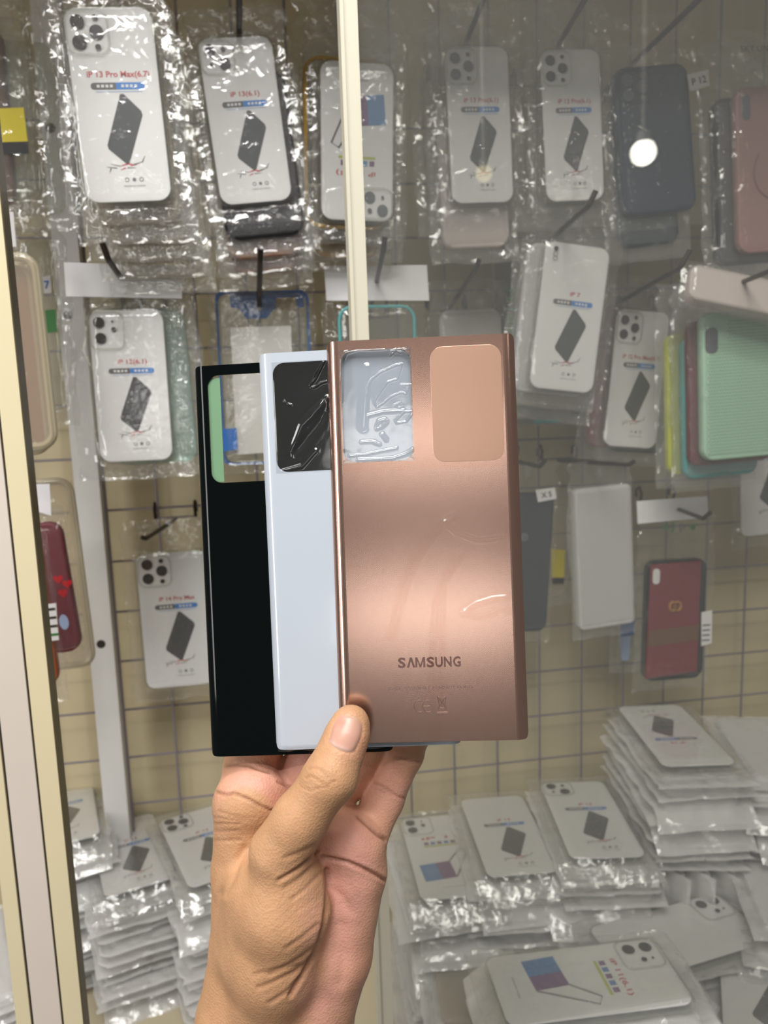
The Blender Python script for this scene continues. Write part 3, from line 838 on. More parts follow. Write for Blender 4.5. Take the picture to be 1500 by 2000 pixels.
def std_art(mb, w, h, y, title, alt=False):
    U = lambda u, v: (u * w, (.5 - v) * h)
    e = -.00008
    if title:
        x, z = U(.04, .335); mb.text(title, x, z, h * .042, y + e, 'red', bold=.022, width=w * .040 * len(title))
    n = 6
    x0, z0 = U(-.29, .378); x1, z1 = U(.33, .414); xm = U(.0, 0)[0]; r = (z0 - z1) / 2; zc = (z0 + z1) / 2
    L = [(x0 + r - r * math.sin(a), zc + r * math.cos(a)) for a in np.linspace(0, PI, 9)]
    mb.flat(L + [(xm, z1), (xm, z0)], y + e, 'grey')
    R = [(x1 - r + r * math.sin(a), zc + r * math.cos(a)) for a in np.linspace(0, PI, 9)]
    mb.flat(R + [(xm, z1), (xm, z0)], y + e, 'blue')
    for k in range(4):
        for side, c0 in ((0, -.22), (1, .06)):
            xa, za = U(c0 + k * .05, .389); xb, zb = U(c0 + k * .05 + .032, .403)
            mb.flat([(xa, za), (xb, za), (xb, zb), (xa, zb)], y + 2 * e, 'card')
    xa, za = U(-.24, .422); xb, zb = U(.30, .427); mb.flat([(xa, za), (xb, za), (xb, zb), (xa, zb)], y + e, 'palebl')
    ph = [U(*p) for p in ((.035, .437), (.075, .437), (.255, .525), (.268, .548), (.055, .795), (.02, .802), (-.17, .722), (-.18, .70))]
    mb.flat(ph, y + e, 'slate')
    for a, b_, th, mt in (((.03, .800), (-.06, .812), .010, 'red'), ((.03, .80), (.10, .806), .010, 'red'), ((-.06, .812), (-.17, .800), .006, 'ink'), ((-.10, .822), (-.22, .815), .007, 'ink'),
                      ((-.17, .822), (-.19, .845), .008, 'grey'), ((.0, .822), (-.06, .832), .008, 'red'), ((.10, .806), (.20, .792), .009, 'ink'), ((.20, .795), (.24, .762), .008, 'grey'), ((.02, .822), (.12, .822), .007, 'ink'), ((.06, .81), (.14, .805), .008, 'red')):
        p, q_ = np.array(U(*a)), np.array(U(*b_)); d = q_ - p; nn = np.array([-d[1], d[0]]) / np.linalg.norm(d) * th * w
        mb.flat([tuple(p + nn), tuple(p - nn), tuple(q_ - nn * .3), tuple(q_ + nn * .3)], y + e, mt)
    for u, full in ((.0, 0), (.085, 1), (.17, 0)):
        x, z = U(u, .885); r = w * .022
        if full: mb.disc(x, z, r, y + e, 'ink', 12)
        else:
            pts = [(x + r * math.cos(a), y + e, z + r * math.sin(a)) for a in np.linspace(0, 2 * PI, 10, endpoint=False)]
            mb.tube(pts, w * .004, 'ink', 4, closed=True)
    x, z = U(.085, .918); mb.text('MADE IN CHINA', x, z, h * .013, y + e, 'ink', width=w * .25)
def photo_art(mb, w, h, y, title, flip=1):
    """the other print: a phone with a blue and violet screen"""
    U = lambda u, v: (u * w, (.5 - v) * h)
    e = -.00008
    x, z = U(.02, .30); mb.text(title, x, z, h * .042, y + e, 'red', bold=.022, width=w * .55)
    x, z = U(.02, .365)
    for k in range(5):
        xa, za = U(-.24 + k * .1, .35); xb, zb = U(-.24 + k * .1 + .07, .385); mb.flat([(xa, za), (xb, za), (xb, zb), (xa, zb)], y + e, 'sky' if k % 2 else 'violet')
    xa, za = U(-.25, .395); xb, zb = U(.26, .412); mb.flat([(xa, za), (xb, za), (xb, zb), (xa, zb)], y + e, 'lime')
    P = [U(*p) for p in ((-.40, .62), (.05, .60), (.08, .79), (-.37, .81))]
    m0, m1 = U(-.16, .61), U(-.13, .80)
    mb.flat([P[0], m0, m1, P[3]], y + e, 'sky'); mb.flat([m0, P[1], P[2], m1], y + e, 'violet')
    U2 = lambda u, v: (U(u, v)[0], y + e, U(u, v)[1])
    mb.tube([U2(.05, .60), U2(.26, .46), U2(.36, .49), U2(.08, .79)], w * .012, 'ink', 4)
    x, z = U(.0, .89); mb.text('MADE IN CHINA', x, z, h * .013, y + e, 'ink', width=w * .3)

LENS = {'tri': (.44, .215, [(.29, .27, .17), (.29, .73, .17), (.72, .5, .17), (.72, .17, .07), (.72, .84, .07)]),
        'diag': (.42, .19, [(.30, .29, .17), (.70, .71, .17), (.70, .27, .07), (.3, .72, .05)]),
        'vert2': (.42, .23, [(.28, .27, .165), (.30, .70, .165), (.68, .25, .035), (.70, .47, .075)]),
        'dot': (0, 0, [(.0, .0, .0)]), 'slot': (.14, .165, [])}
def lens_parts(root, w, h, y, kind, mat, ringmat, flip=False):
    if kind is None: return
    s = -1 if flip else 1
    if kind == 'dot':
        mb = MB(); mb.disc(-w * .32, h * .44, w * .032, y, 'lens', 16); mb.build('lens_hole', root, smooth=False)
        mb = MB()
        for k in (0, 1): mb.tube([(-w * .32 + w * .03 * math.cos(a), y, h * (.405 - k * .028) + w * .03 * math.sin(a)) for a in np.linspace(0, 2 * PI, 12, endpoint=False)], w * .004, 'ink', 4, closed=True)
        mb.build('flash_hole', root, smooth=False); return
    mw, mh, L = LENS[kind]
    W_, H_ = mw * w, mh * h
    x0, z0 = -w / 2 + .045 * w, h / 2 - .03 * h
    cx, cz_ = (x0 + W_ / 2) * s, (z0 - H_ / 2) * s
    mb = MB()
    mb.tube([(x, y - .0004, z) for x, z in rrect(cx, cz_, W_, H_, W_ * .24, 6)], .0009, ringmat, 6, closed=True)
    ring = mb.build('camera_ring', root)
    for u, v, r in L:
        mb = MB(); mb.disc((x0 + u * W_) * s, (z0 - v * H_) * s, r * W_, y - .0002, mat, 18); mb.build('lens_hole', ring, smooth=False)

def bag_mesh(name, w, h, t, mx, mt, mb_, seed, mat, amp=1.0, slant=1.45, nx=44, nz=72, droop=0):
    """a heat-sealed bag: pulled tight over the case, crumpled round the margins"""
    W_ = w + 2 * mx; x0, x1 = -W_ / 2, W_ / 2; z0, z1 = -h / 2 - mb_, h / 2 + mt
    xs_ = np.linspace(x0, x1, nx); zs_ = np.linspace(z0, z1, nz)
    X, Z = np.meshgrid(xs_, zs_); P = np.stack([X.ravel(), Z.ravel()], 1)
    g = np.random.default_rng(seed)
    inx = np.clip((w / 2 + .25 * mx - np.abs(P[:, 0])) / max(mx * .9, .004), 0, 1); inz = np.clip((h / 2 + .002 - np.abs(P[:, 1])) / max(min(mt, mb_) * .8, .006), 0, 1)
    inside = np.minimum(inx, inz); inside = inside * inside * (3 - 2 * inside)
    rag = crinkle(P, 4, .0012, 40, 120, seed + 9)
    PXx = P[:, 0] + rag * (np.abs(P[:, 0]) / x1) ** 6 * 2 - np.sign(P[:, 0]) * .004 * np.clip((P[:, 1] - h / 2) / max(mt, .01), 0, 1) * (1 + np.sin(P[:, 1] * 300 + seed))
    PZz = P[:, 1] + crinkle(P, 4, .0016, 40, 110, seed + 4) * (np.abs(P[:, 1]) > h / 2)
    vs = []; fs = []
    for side in (0, 1):
        tight = crinkle(P, 7, .0008, 50, 150, seed + side, (slant - PI / 2 + .12, .16))
        loose = crinkle(P, 12, .0021 * amp, 50, 190, seed + 31 + side)
        fine = crinkle(P, 8, .0006 * amp, 180, 420, seed + 57 + side)
        d = .0008 + inside * (t / 2 + .0011) + np.abs(tight) * inside * amp + np.abs(loose + fine) * (1 - inside)
        e = np.minimum.reduce([P[:, 0] - x0, x1 - P[:, 0], P[:, 1] - z0, z1 - P[:, 1]])
        wob = crinkle(P, 3, .0018, 25, 60, seed + 77) * (1 - inside)
        y = np.where(side == 0, -1, 1) * d * np.clip(e / .002, .12, 1) + wob
        if droop: y = y + droop * np.clip(-h / 2 + .002 - P[:, 1], 0, 1) + np.abs(crinkle(P, 5, .0008, 40, 110, seed + 5)) * (P[:, 1] < -h / 2)
        o = len(vs)
        vs += [(PXx[i], y[i], PZz[i]) for i in range(len(P))]
        for j in range(nz - 1):
            for i in range(nx - 1):
                f = (o + j * nx + i, o + j * nx + i + 1, o + (j + 1) * nx + i + 1, o + (j + 1) * nx + i)
                fs.append(f if side == 0 else f[::-1])
    m = MB(); m.add(vs, fs, mat)
    me = bpy.data.meshes.new(name); me.from_pydata(m.v, [], m.f); me.materials.append(M[mat]); me.shade_smooth(); me.set_sharp_from_angle(angle=math.radians(32))
    return me
HG = 'packaged phone cases hanging on display hooks'
seedc = [10]
def package(label, m, w, h, t=.010, case='clearcase', card=True, art='std', title=None, lens=None, lensmat='lens', flip=False, bag='bag', mt=.05, mx=.011, mbm=.013,
            group=HG, name='phone_case_package', cat='phone case', amp=1.0, header=False, slant=1.45, droop=0, rr=.0115, ring='clearcase'):
    seedc[0] += 1; sd = seedc[0]
    root = thing(name, label, cat, m, group)
    yf = -t / 2
    if card:
        mb = MB(); mb.slab(0, 0, w - .0046, h - .0046, max(rr - .002, .002), yf + .0011, yf + .0022, card if isinstance(card, str) else 'card', bev=.0002)
        if art == 'std': std_art(mb, (w - .0046) * (-1 if False else 1), h - .0046, yf + .0010, title)
        if art == 'photo':
            k = MB(); photo_art(k, w - .0046, h - .0046, yf + .0010, title)
            for i, f in enumerate(k.f): pass
            if flip: k.v = [(-x, y, -z) for x, y, z in k.v]
            o = len(mb.v); mb.v += k.v; mb.f += [tuple(i + o for i in f) for f in k.f]; mb.m += [mb.mi(k.mats[i]) for i in k.m]
        mb.build('insert_card', root, smooth=True)
    mb = MB(); mb.slab(0, 0, w, h, rr, yf, t / 2, case, bev=.0022); mb.build('case_shell', root)
    lens_parts(root, w, h, yf - .0001, lens, lensmat, ring, flip)
    if bag:
        link('plastic_bag', bag_mesh('plastic_bag', w, h, t, mx, mt, mbm, sd, bag, amp, slant, droop=droop), root)
    if header:
        hx, hz, hw, hh = header
        n = 24; mb = MB(); vs = []; 
        P = np.array([(hx - hw / 2 + hw * i / n, hz - hh / 2 + hh * j / 10) for j in range(11) for i in range(n + 1)])
        y = crinkle(P, 5, .0007, 30, 90, sd + 5)
        for k_, lift in ((0, -.003), (1, -.0026)):
            mb.add([(p[0], lift + yy, p[1]) for p, yy in zip(P, y)], [tuple((j * (n + 1) + i, j * (n + 1) + i + 1, (j + 1) * (n + 1) + i + 1, (j + 1) * (n + 1) + i)[::1 if k_ == 0 else -1]) for j in range(10) for i in range(n)], 'header')
        mb.build('header_card', root, ang=20)
    return root
def loc(root, px, py, yl=0.0):      # where a pixel falls on a package's own front plane
    m = root.matrix_world; n = m.to_3x3() @ Vector((0, 1, 0)); p = m @ Vector((0, yl, 0))
    q = m.inverted() @ hit(px, py, p, n); return q.x, q.z
def shift(m, dx, dy, dz, r=0): return m @ Matrix.Translation((dx, dy, dz)) @ Matrix.Rotation(r, 4, 'Y')
def sticker(root, name, pts, y, mat, extra=None, label=None):
    mb = MB(); q = [loc(root, *p, y) for p in pts]
    a = sum(q[i - 1][0] * q[i][1] - q[i][0] * q[i - 1][1] for i in range(len(q)))
    if a < 0: q = q[::-1]
    mb.add([(x, y, z) for x, z in q] + [(x, y + .0003, z) for x, z in q], [tuple(range(len(q))), tuple(reversed(range(len(q), 2 * len(q))))] + [(i, i + len(q), (i + 1) % len(q) + len(q), (i + 1) % len(q)) for i in range(len(q))], mat)
    if extra: extra(mb, q, y)
    o = mb.build(name, root, smooth=False)
    if label: o['label'] = label
    return o

# ---- upper row
mA, w, h = quad((118, 15), (300, 12), (345, 400), (165, 405), .62)
package('largest clear phone case with white card at top left, diagonal cellophane glints', mA, w, h, title='iP 13 Pro Max(6.7)', lens='tri', mt=.03, slant=1.30, amp=1.2)
for i, o_ in enumerate(('first', 'second', 'third', 'fourth')):
    package('clear bagged phone case, %s one behind the largest case at top left' % o_, shift(mA, .002 + .0035 * i, .0135 * (i + 1), -.011 * (i + 1), .01 * (i % 2)), w, h, case='clearwarm', card=False, art=None, bag='bagd', mt=.03)
mB, w, h = quad((382, 75), (530, 68), (580, 397), (425, 410), .66)
package('clear phone case with white card hanging above tan and black cases', mB, w, h, title='iP 13(6.1)', lens='diag', mt=.045, slant=1.35)
package('black phone case in clear bag showing below a white carded case', shift(mB, .004, .0125, -.023), w + .004, h, case='black', card=False, art=None, bag='bagd')
package('upper of two tan phone cases behind the black case', shift(mB, .002, .0245, -.036), w, h, case='tan', card=False, art=None, bag='bagd')
package('lower of two tan phone cases behind the black case', shift(mB, .001, .0365, -.046), w - .003, h, case='tan', card=False, art=None, bag='bagd')
mC, w, h = quad((622, 120), (770, 120), (772, 440), (620, 436), .68)
package('white carded case hung upside down with blue and violet phone print, behind ivory strip', mC, w, h, art='photo', title='iP 11(6.1)', lens='diag', flip=True, mt=.045, lensmat='lensg')
package('yellow-edged clear phone case behind the upside-down case by the ivory strip', shift(mC, -.008, .0135, .002), w + .004, h + .006, case='clearcase', card=False, art=None, bag='bagd')
rt_ = bpy.data.objects['phone_case_package.009'] if 'phone_case_package.009' in bpy.data.objects else None
def ring_on(root, w, h, r, mat, y, name='case_rim'):
    mb = MB(); mb.tube([(x, y, z) for x, z in rrect(0, 0, w, h, .012, 6)], r, mat, 8, closed=True); return mb.build(name, root)
rootY = [o for o in COL.objects if o.get('label', '').startswith('yellow-edged')][0]
ring_on(rootY, w + .003, h + .005, .0018, 'yellow', -.004)
package('grey phone case low in the stack by the ivory strip', shift(mC, .002, .026, -.012), w, h, case='clearwarm', card=False, art=None, bag='bagd')
package('yellow phone case lowest in the stack by the ivory strip', shift(mC, -.005, .038, -.021), w - .006, h, case='yellow', card=False, art=None, bag='bagd')
mD, w, h = quad((862, 92), (992, 88), (1006, 402), (876, 404), .70)
package('clear case with white card and grey lens holes above a pinkish case', mD, w, h, title='iP 13 Pro(6.1)', lens='tri', lensmat='lensg', mt=.045, slant=1.5)
package('pinkish clear phone case under the white card with grey lens holes', shift(mD, -.004, .0125, -.034), w + .002, h, case='clearpink', card=False, art=None, bag='bagd')
package('clear bagged phone case left of and behind the pinkish clear case', shift(mD, -.012, .025, -.008), w + .004, h, case='clearcase', card=False, art=None, bag='bagd')
mE, w, h = quad((1046, 97), (1172, 93), (1180, 398), (1062, 400), .70)
package('white carded case with three dark lens holes, left of the navy case', mE, w, h, title='iP 13 Pro(6.1)', lens='tri', mt=.045, slant=1.5, lensmat='lens')
package('clear bagged phone case directly behind the white card left of navy', shift(mE, -.008, .0125, -.006), w + .006, h, case='clearcase', card=False, art=None, bag='bagd')
mF, w, h = quad((1198, 140), (1332, 122), (1362, 412), (1212, 425), .70)
rF = package('navy blue phone case with lamp glare, white size tag on its bag', mF, w, h, case='navy', card=False, art=None, lens='tri', lensmat='lensg', ring='navy', mt=.045, mx=.014)
def tagtext(txt, mat='groove', k=.5):
    def f(mb, q, y):
        cx = sum(p[0] for p in q) / 4; cz_ = sum(p[1] for p in q) / 4
        b_ = min(q, key=lambda p: p[0] + p[1]); 
        e = sorted(q, key=lambda p: p[1])[:2]; e.sort(); ang = math.atan2(e[1][1] - e[0][1], e[1][0] - e[0][0])
        hh = max(p[1] for p in q) - min(p[1] for p in q)
        mb.text(txt, cx, cz_, hh * k, y - .0002, mat, bold=.02, rot=ang)
    return f
sticker(rF, 'size_tag', [(1342, 146), (1384, 136), (1386, 168), (1348, 178)], -.0075, 'white', tagtext('P 12'))
package('dark teal phone case hanging behind the navy case', shift(mF, -.006, .0135, -.026), w - .012, h, case='teal', card=False, art=None, bag='bagd', mx=.014)
mG, w, h = quad((1432, 175), (1560, 168), (1568, 490), (1436, 496), .69)
rG = package('dusty pink phone case with ring outline at top right edge', mG, w, h, case='pink', card=False, art=None, mt=.05, mx=.015)
mb = MB(); cx, cz_ = loc(rG, 1512, 335, -.005); mb.tube([(cx + .021 * math.cos(a), -.0053, cz_ + .024 * math.sin(a)) for a in np.linspace(2.4, 5.4, 22)], .0009, 'pinkd', 6); mb.build('ring_outline', rG)
mb = MB(); cx, cz_ = loc(rG, 1457, 210, -.005); mb.slab(cx, cz_, .008, .022, .0039, -.0056, -.0049, 'lensg', bev=.0002); mb.build('camera_slot', rG)
mb = MB(); cx, cz_ = loc(rG, 1475, 100, -.003); mb.text('SKY UNIQ', cx, cz_, .008, -.0085, 'groove'); mb.build('bag_lettering', rG, smooth=False)
package('black phone case hanging behind the dusty pink case', shift(mG, -.006, .0135, -.006), w + .016, h + .004, case='black', card=False, art=None, bag='bagd')

# ---- middle row
mH, w, h = quad((168, 605), (322, 598), (345, 897), (193, 912), .69)
hx0 = None
rH = package('white carded case with two dark lens holes under a white header, left of hand', mH, w, h, title='iP 12(6.1)', lens='vert2', mt=.022, mx=.016, header=False, slant=1.5)
def header_on(root, pts, sd):
    q = [loc(root, *p, -.003) for p in pts]; n, k = 26, 12; mb = MB()
    TLx, TRx, BRx, BLx = [np.array(p) for p in q]
    P = np.array([(TLx * (1 - i / n) + TRx * i / n) * (1 - j / k) + (BLx * (1 - i / n) + BRx * i / n) * j / k for j in range(k + 1) for i in range(n + 1)])
    y = crinkle(P, 7, .0014, 25, 90, sd)
    for s_, lift in ((0, -.0062), (1, -.0058)):
        mb.add([(p[0], lift + yy, p[1]) for p, yy in zip(P, y)], [(j * (n + 1) + i, (j + 1) * (n + 1) + i, (j + 1) * (n + 1) + i + 1, j * (n + 1) + i + 1)[::1 if s_ == 0 else -1] for j in range(k) for i in range(n)], 'header')
    return mb.build('header_card', root, ang=15)
header_on(rH, [(127, 514), (355, 521), (356, 584), (131, 580)], 3)
package('teal-tinted clear phone case behind the two-lens white card', shift(mH, .013, .014, -.001, -.03), w + .006, h + .002, case='clearteal', card=False, art=None, bag='bagd', mx=.012, mt=.02)
package('clear bagged phone case last behind the two-lens white card', shift(mH, .010, .027, .012, -.02), w + .004, h, case='clearcase', card=False, art=None, bag='bagd', mx=.012, mt=.02)
mI, w, h = quad((424, 575), (598, 570), (612, 900), (440, 905), .73)
rI = package('clear phone case on a blue-bordered card, seen above the black cover', mI, w, h, card=False, art=None, case='clearcase', bag='bag', mt=.012, mx=.008, mbm=.01)
def frame(root, w, h, bw, mat, y, name):
    mb = MB(); o = rrect(0, 0, w, h, .006, 5); i_ = rrect(0, 0, w - 2 * bw, h - 2 * bw, .006, 5); k = len(o)
    mb.add([(x, y, z) for x, z in o] + [(x, y, z) for x, z in i_] + [(x, y + .0008, z) for x, z in o] + [(x, y + .0008, z) for x, z in i_],
           [f for a in range(k) for f in ((a, (a + 1) % k, k + (a + 1) % k, k + a), (2 * k + a, 3 * k + a, 3 * k + (a + 1) % k, 2 * k + (a + 1) % k), (a, 2 * k + a, 2 * k + (a + 1) % k, (a + 1) % k), (k + a, k + (a + 1) % k, 3 * k + (a + 1) % k, 3 * k + a))], mat)
    return mb.build(name, root, smooth=False)
frame(rI, w + .004, h + .004, .0028, 'bluecard', .0055, 'card_border')
sticker(rI, 'blue_header', [(448, 570), (592, 566), (594, 600), (535, 604), (520, 622), (480, 622), (468, 604), (450, 600)], .0049, 'bluecard')
sticker(rI, 'tan_sticker', [(538, 582), (578, 580), (580, 604), (540, 606)], .0044, 'tanst')
sticker(rI, 'white_insert', [(450, 640), (568, 636), (578, 880), (462, 888)], -.0015, 'blank')
sticker(rI, 'blue_corner', [(434, 838), (462, 836), (464, 878), (437, 882)], -.0056, 'bluecard')
mJ, w, h = quad((662, 602), (806, 598), (815, 905), (672, 910), .73)
rJ = package('clear case with sea-green rim under a white header, behind bronze cover', mJ, w, h, case='clearcase', card=False, art=None, mt=.02, mx=.014)
ring_on(rJ, w, h, .0016, 'aqua', -.004)
header_on(rJ, [(632, 521), (832, 519), (837, 588), (637, 588)], 9)
mK, w, h = quad((856, 606), (976, 602), (985, 880), (868, 884), .80)
package('milky phone case peeking out above the right of the bronze cover', mK, w, h, case='milk', card='blank', art=None, bag='bagd', mt=.03)
mLb, w, h = quad((960, 500), (1158, 520), (1150, 832), (958, 832), .82)
rLb = package('grey boxed phone case with green letters on its edge and round emblem', mLb, w, h, case='clearwarm', card='dkcase', art=None, bag=None, rr=.003, t=.014, name='phone_case_box')
mb = MB()
for k, ch in enumerate('SLIM8'):
    x, z = loc(rLb, 997, 566 + k * 19, -.0075); mb.text(ch, x, z, .011, -.0076, 'green', bold=.02, rot=-PI / 2)
mb.build('green_lettering', rLb, smooth=False)
mb = MB(); x, z = loc(rLb, 1125, 795, -.0075); mb.disc(x, z, .0095, -.0076, 'ink', 24); mb.disc(x, z, .0080, -.0078, 'groove', 24); mb.disc(x, z, .0055, -.008, 'ink', 24); mb.build('round_emblem', rLb, smooth=False)
x0_, z0_ = loc(rLb, 1040, 827, -.0075)
sticker(rLb, 'teal_print', [(1042, 820), (1094, 820), (1092, 827), (1044, 827)], -.0076, 'aqua')
mL, w, h = quad((1060, 470), (1194, 480), (1157, 772), (1026, 762), .71)
rL = package('white carded case with one small lens hole, tilted, right of bronze cover', mL, w, h, title='iP 7', lens='dot', mt=.045, mx=.012)
package('clear bagged phone case first behind the tilted one-lens card', shift(mL, -.007, .0125, -.002), w + .008, h, case='milk', card=False, art=None, bag='bagd', mt=.04)
package('pale gold phone case low behind the tilted one-lens card', shift(mL, .0, .025, -.014), w, h, case='clearwarm', card='tanst', art=None, bag='bagd', mt=.04)
mM, w, h = quad((1203, 606), (1307, 602), (1283, 876), (1168, 878), .78)
package('white carded case with grey-ringed lenses, between one-lens card and mint case', mM, w, h, title='iP 12 Pro Max(6.7)', lens='tri', lensmat='lens', mt=.035, mx=.008)
package('pink-edged phone case behind the card between one-lens card and mint case', shift(mM, -.012, .013, .0), w, h, case='pinkd', card=False, art=None, bag='bagd', mt=.03)
package('black phone case showing right of the card beside the mint case', shift(mM, .014, .0135, -.004), w, h, case='dkcase', card=False, art=None, bag='bagd', mt=.03)
mN, w, h = quad((1366, 615), (1530, 600), (1530, 888), (1368, 898), .70)
rN = package('mint green dotted phone case at the right edge', mN, w, h, case='mint', card=False, art=None, mt=.05, mx=.012, t=.011)
mb = MB()
nu, nvv = 26, 42
for i in range(nu):
    for j in range(nvv):
        x = -w / 2 + .006 + (w - .012) * (i + .5 * (j % 2)) / nu; z = -h / 2 + .006 + (h - .012) * j / nvv
        if x < -w * .2 and z > h * .30: continue
        mb.disc(x, z, .0009, -.0057, 'mintd', 6)
mb.build('dot_texture', rN, smooth=False)
mb = MB(); cx, cz_ = loc(rN, 1390, 665, -.006); mb.slab(cx, cz_, .013, .024, .005, -.0062, -.0054, 'lensg', bev=.0002); mb.build('camera_slot', rN)
package('wine phone case edge just behind the mint dotted case', shift(mN, -.006, .013, -.006), w, h, case='wine', card=False, art=None, bag=None)
package('aqua phone case sticking out below the mint dotted case', shift(mN, -.010, .024, -.020), w - .008, h, case='aqua', card=False, art=None, bag='bagd')
package('lime green phone case at the left edge behind the mint case', shift(mN, -.017, .035, -.016), w, h, case='lime', card=False, art=None, bag='bagd')
mNb, w, h = quad((1345, 548), (1540, 535), (1545, 606), (1330, 612), .675, pit=-15)
rP_ = package('pale rolled plastic-wrapped sleeve lying across the top of the mint case', mNb, w, h, case='clearpink', card='blank', art=None, t=.016, mt=.006, mx=.006, mbm=.006, rr=.008, name='wrapped_sleeve', cat='sleeve', amp=.8)
mNc, w, h = quad((1342, 512), (1540, 500), (1545, 545), (1345, 550), .80)
rQ_ = package('pale box end with small printed marks above the rolled sleeve', mNc, w, h, case='blank', card=False, art=None, bag=None, rr=.003, t=.012, name='phone_case_box', cat='box')
mb = MB()
for px, py, tx in ((1355, 524, 'C2'), (1398, 526, 'B')):
    x, z = loc(rQ_, px, py, -.0065); mb.text(tx, x, z, .008, -.0066, 'ink')
mb.build('printed_marks', rQ_, smooth=False)

# ---- lower row
mP, w, h = quad((260, 1080), (406, 1068), (424, 1336), (286, 1347), .84)
package('white carded case with three black lens holes, left of the black cover', mP, w, h, title='iP 14 Pro Max', lens='tri', mt=.035, mx=.012, amp=.7)
mS, w, h = quad((968, 966), (1084, 957), (1062, 1228), (960, 1236), .80)
rS = package('charcoal phone case with grey round logo, right of the bronze cover', mS, w, h, case='dkcase', card=False, art=None, mt=.035, mx=.006)
sticker(rS, 'size_tag', [(1046, 957), (1084, 952), (1087, 974), (1051, 981)], -.0075, 'white', tagtext('X S'))
mb = MB(); x, z = loc(rS, 1024, 1049, -.0052); mb.disc(x, z, .0048, -.0053, 'lensg', 20); mb.build('round_logo', rS, smooth=False)
mTb, w, h = quad((1060, 990), (1110, 985), (1108, 1160), (1062, 1165), .86)
rTb = package('narrow bagged item with yellow and black label behind the blank white sleeve', mTb, w, h, case='clearwarm', card=False, art=None, bag='bagd', t=.008, name='accessory_package', cat='accessory package', mt=.02)
sticker(rTb, 'yellow_label', [(1076, 1072), (1104, 1074), (1102, 1128), (1078, 1128)], -.0066, 'yellowlab')
sticker(rTb, 'black_label', [(1078, 1129), (1102, 1129), (1101, 1140), (1079, 1140)], -.0066, 'black')
mT, w, h = quad((1114, 962), (1228, 936), (1231, 1206), (1130, 1236), .80, yaw_=4)
package('blank white phone sleeve turned slightly sideways, left of the red case', mT, w, h, case='milk', card='blank', art=None, bag='bagd', mt=.03, mx=.006, t=.016, rr=.006)
mTc, w, h = quad((1210, 1120), (1250, 1116), (1236, 1292), (1208, 1295), .86)
rTc = package('narrow bagged item with blue print between blank sleeve and red case', mTc, w, h, case='clearcase', card=False, art=None, bag='bagd', t=.006, name='accessory_package', cat='accessory package', mt=.01)
sticker(rTc, 'blue_print', [(1212, 1214), (1240, 1210), (1238, 1240), (1212, 1243)], -.0058, 'bluecard')
sticker(rTc, 'pale_print', [(1212, 1244), (1232, 1242), (1228, 1290), (1214, 1290)], -.0058, 'palebl')
mU, w, h = quad((1262, 1096), (1376, 1088), (1368, 1316), (1252, 1334), .80)
rU = package('red leather phone case with gold round emblem and brown band', mU, w, h, case='black', card=False, art=None, mt=.055, mx=.012, t=.011)
sticker(rU, 'red_back', [(1271, 1103), (1370, 1095), (1361, 1311), (1260, 1326)], -.0060, 'redleather')
sticker(rU, 'brown_band', [(1267, 1233), (1366, 1220), (1364, 1250), (1264, 1264)], -.0064, 'stripe')
mb = MB(); x, z = loc(rU, 1319, 1184, -.0066)
for dx in (-.0030, .0030): mb.tube([(x + dx + .0038 * math.cos(a), -.0068, z + .0052 * math.sin(a)) for a in np.linspace(.5 + (0 if dx < 0 else PI), 5.9 + (0 if dx < 0 else PI), 18)], .0016, 'gold', 6)
mb.tube([(x - .002, -.0068, z), (x + .002, -.0068, z)], .001, 'gold', 6)
mb.build('gold_emblem', rU)
mb = MB(); x, z = loc(rU, 1282, 1126, -.0066); mb.slab(x, z, .0085, .018, .004, -.0070, -.0062, 'white', bev=.0002); mb.build('camera_slot', rU)
header_on(rU, [(1240, 978), (1378, 968), (1380, 1010), (1242, 1022)], 17)
mb = MB()
for px, tx, mt_ in ((1301, 'o', 'dgreen'), (1314, 'j', 'dgreen'), (1333, 'p', 'ink'), (1353, 'e', 'dgreen')):
    x, z = loc(rU, px, 1026, -.009); mb.text(tx, x, z, .014, -.009, mt_, bold=.03)
mb.build('bag_lettering', rU, smooth=False)
sticker(rU, 'barcode_sticker', [(1370, 1196), (1391, 1192), (1390, 1256), (1370, 1262)], -.0075, 'white',
        lambda mb, q, y: [mb.box((min(p[0] for p in q) + .002, y - .0003, min(p[1] for p in q) + .006 + k * .006), (max(p[0] for p in q) - .003, y - .0002, min(p[1] for p in q) + .008 + k * .006), 'ink') for k in range(4)])
mO, w, h = quad((1440, 790), (1560, 780), (1560, 1040), (1440, 1050), .85)
package('white carded case at the right edge, under the aqua case', mO, w, h, title=None, lens=None, mt=.01, mx=.008)

# ---- behind the aluminium frame
mQ0, w, h = quad((-70, 40), (52, 30), (82, 385), (-40, 392), .68)
r0_ = package('bagged clear case with yellow and black label at the top left edge', mQ0, w, h, case='clearcase', card=False, art=None, mt=.04)
sticker(r0_, 'yellow_label', [(-10, 212), (46, 210), (54, 276), (-2, 278)], -.0068, 'yellowlab')
sticker(r0_, 'black_label', [(0, 279), (54, 277), (56, 300), (2, 301)], -.0068, 'black')
package('brown box edge behind the yellow-labelled bag at the top left', shift(mQ0, -.022, .013, -.002), w, h, case='brown', card=False, art=None, bag='bagd')
package('clear bagged case deepest behind the yellow-labelled bag at top left', shift(mQ0, .012, .026, -.006), w, h, case='clearcase', card=False, art=None, bag='bagd')
mQ, w, h = quad((-20, 500), (72, 496), (112, 872), (25, 880), .66)
rQ = package('nearer beige-rimmed clear case tucked behind the aluminium frame', mQ, w, h, case='clearwarm', card=False, art=None, mt=.012, bag=None, name='phone_case')
ring_on(rQ, w - .003, h - .003, .0034, 'beige', -.001)
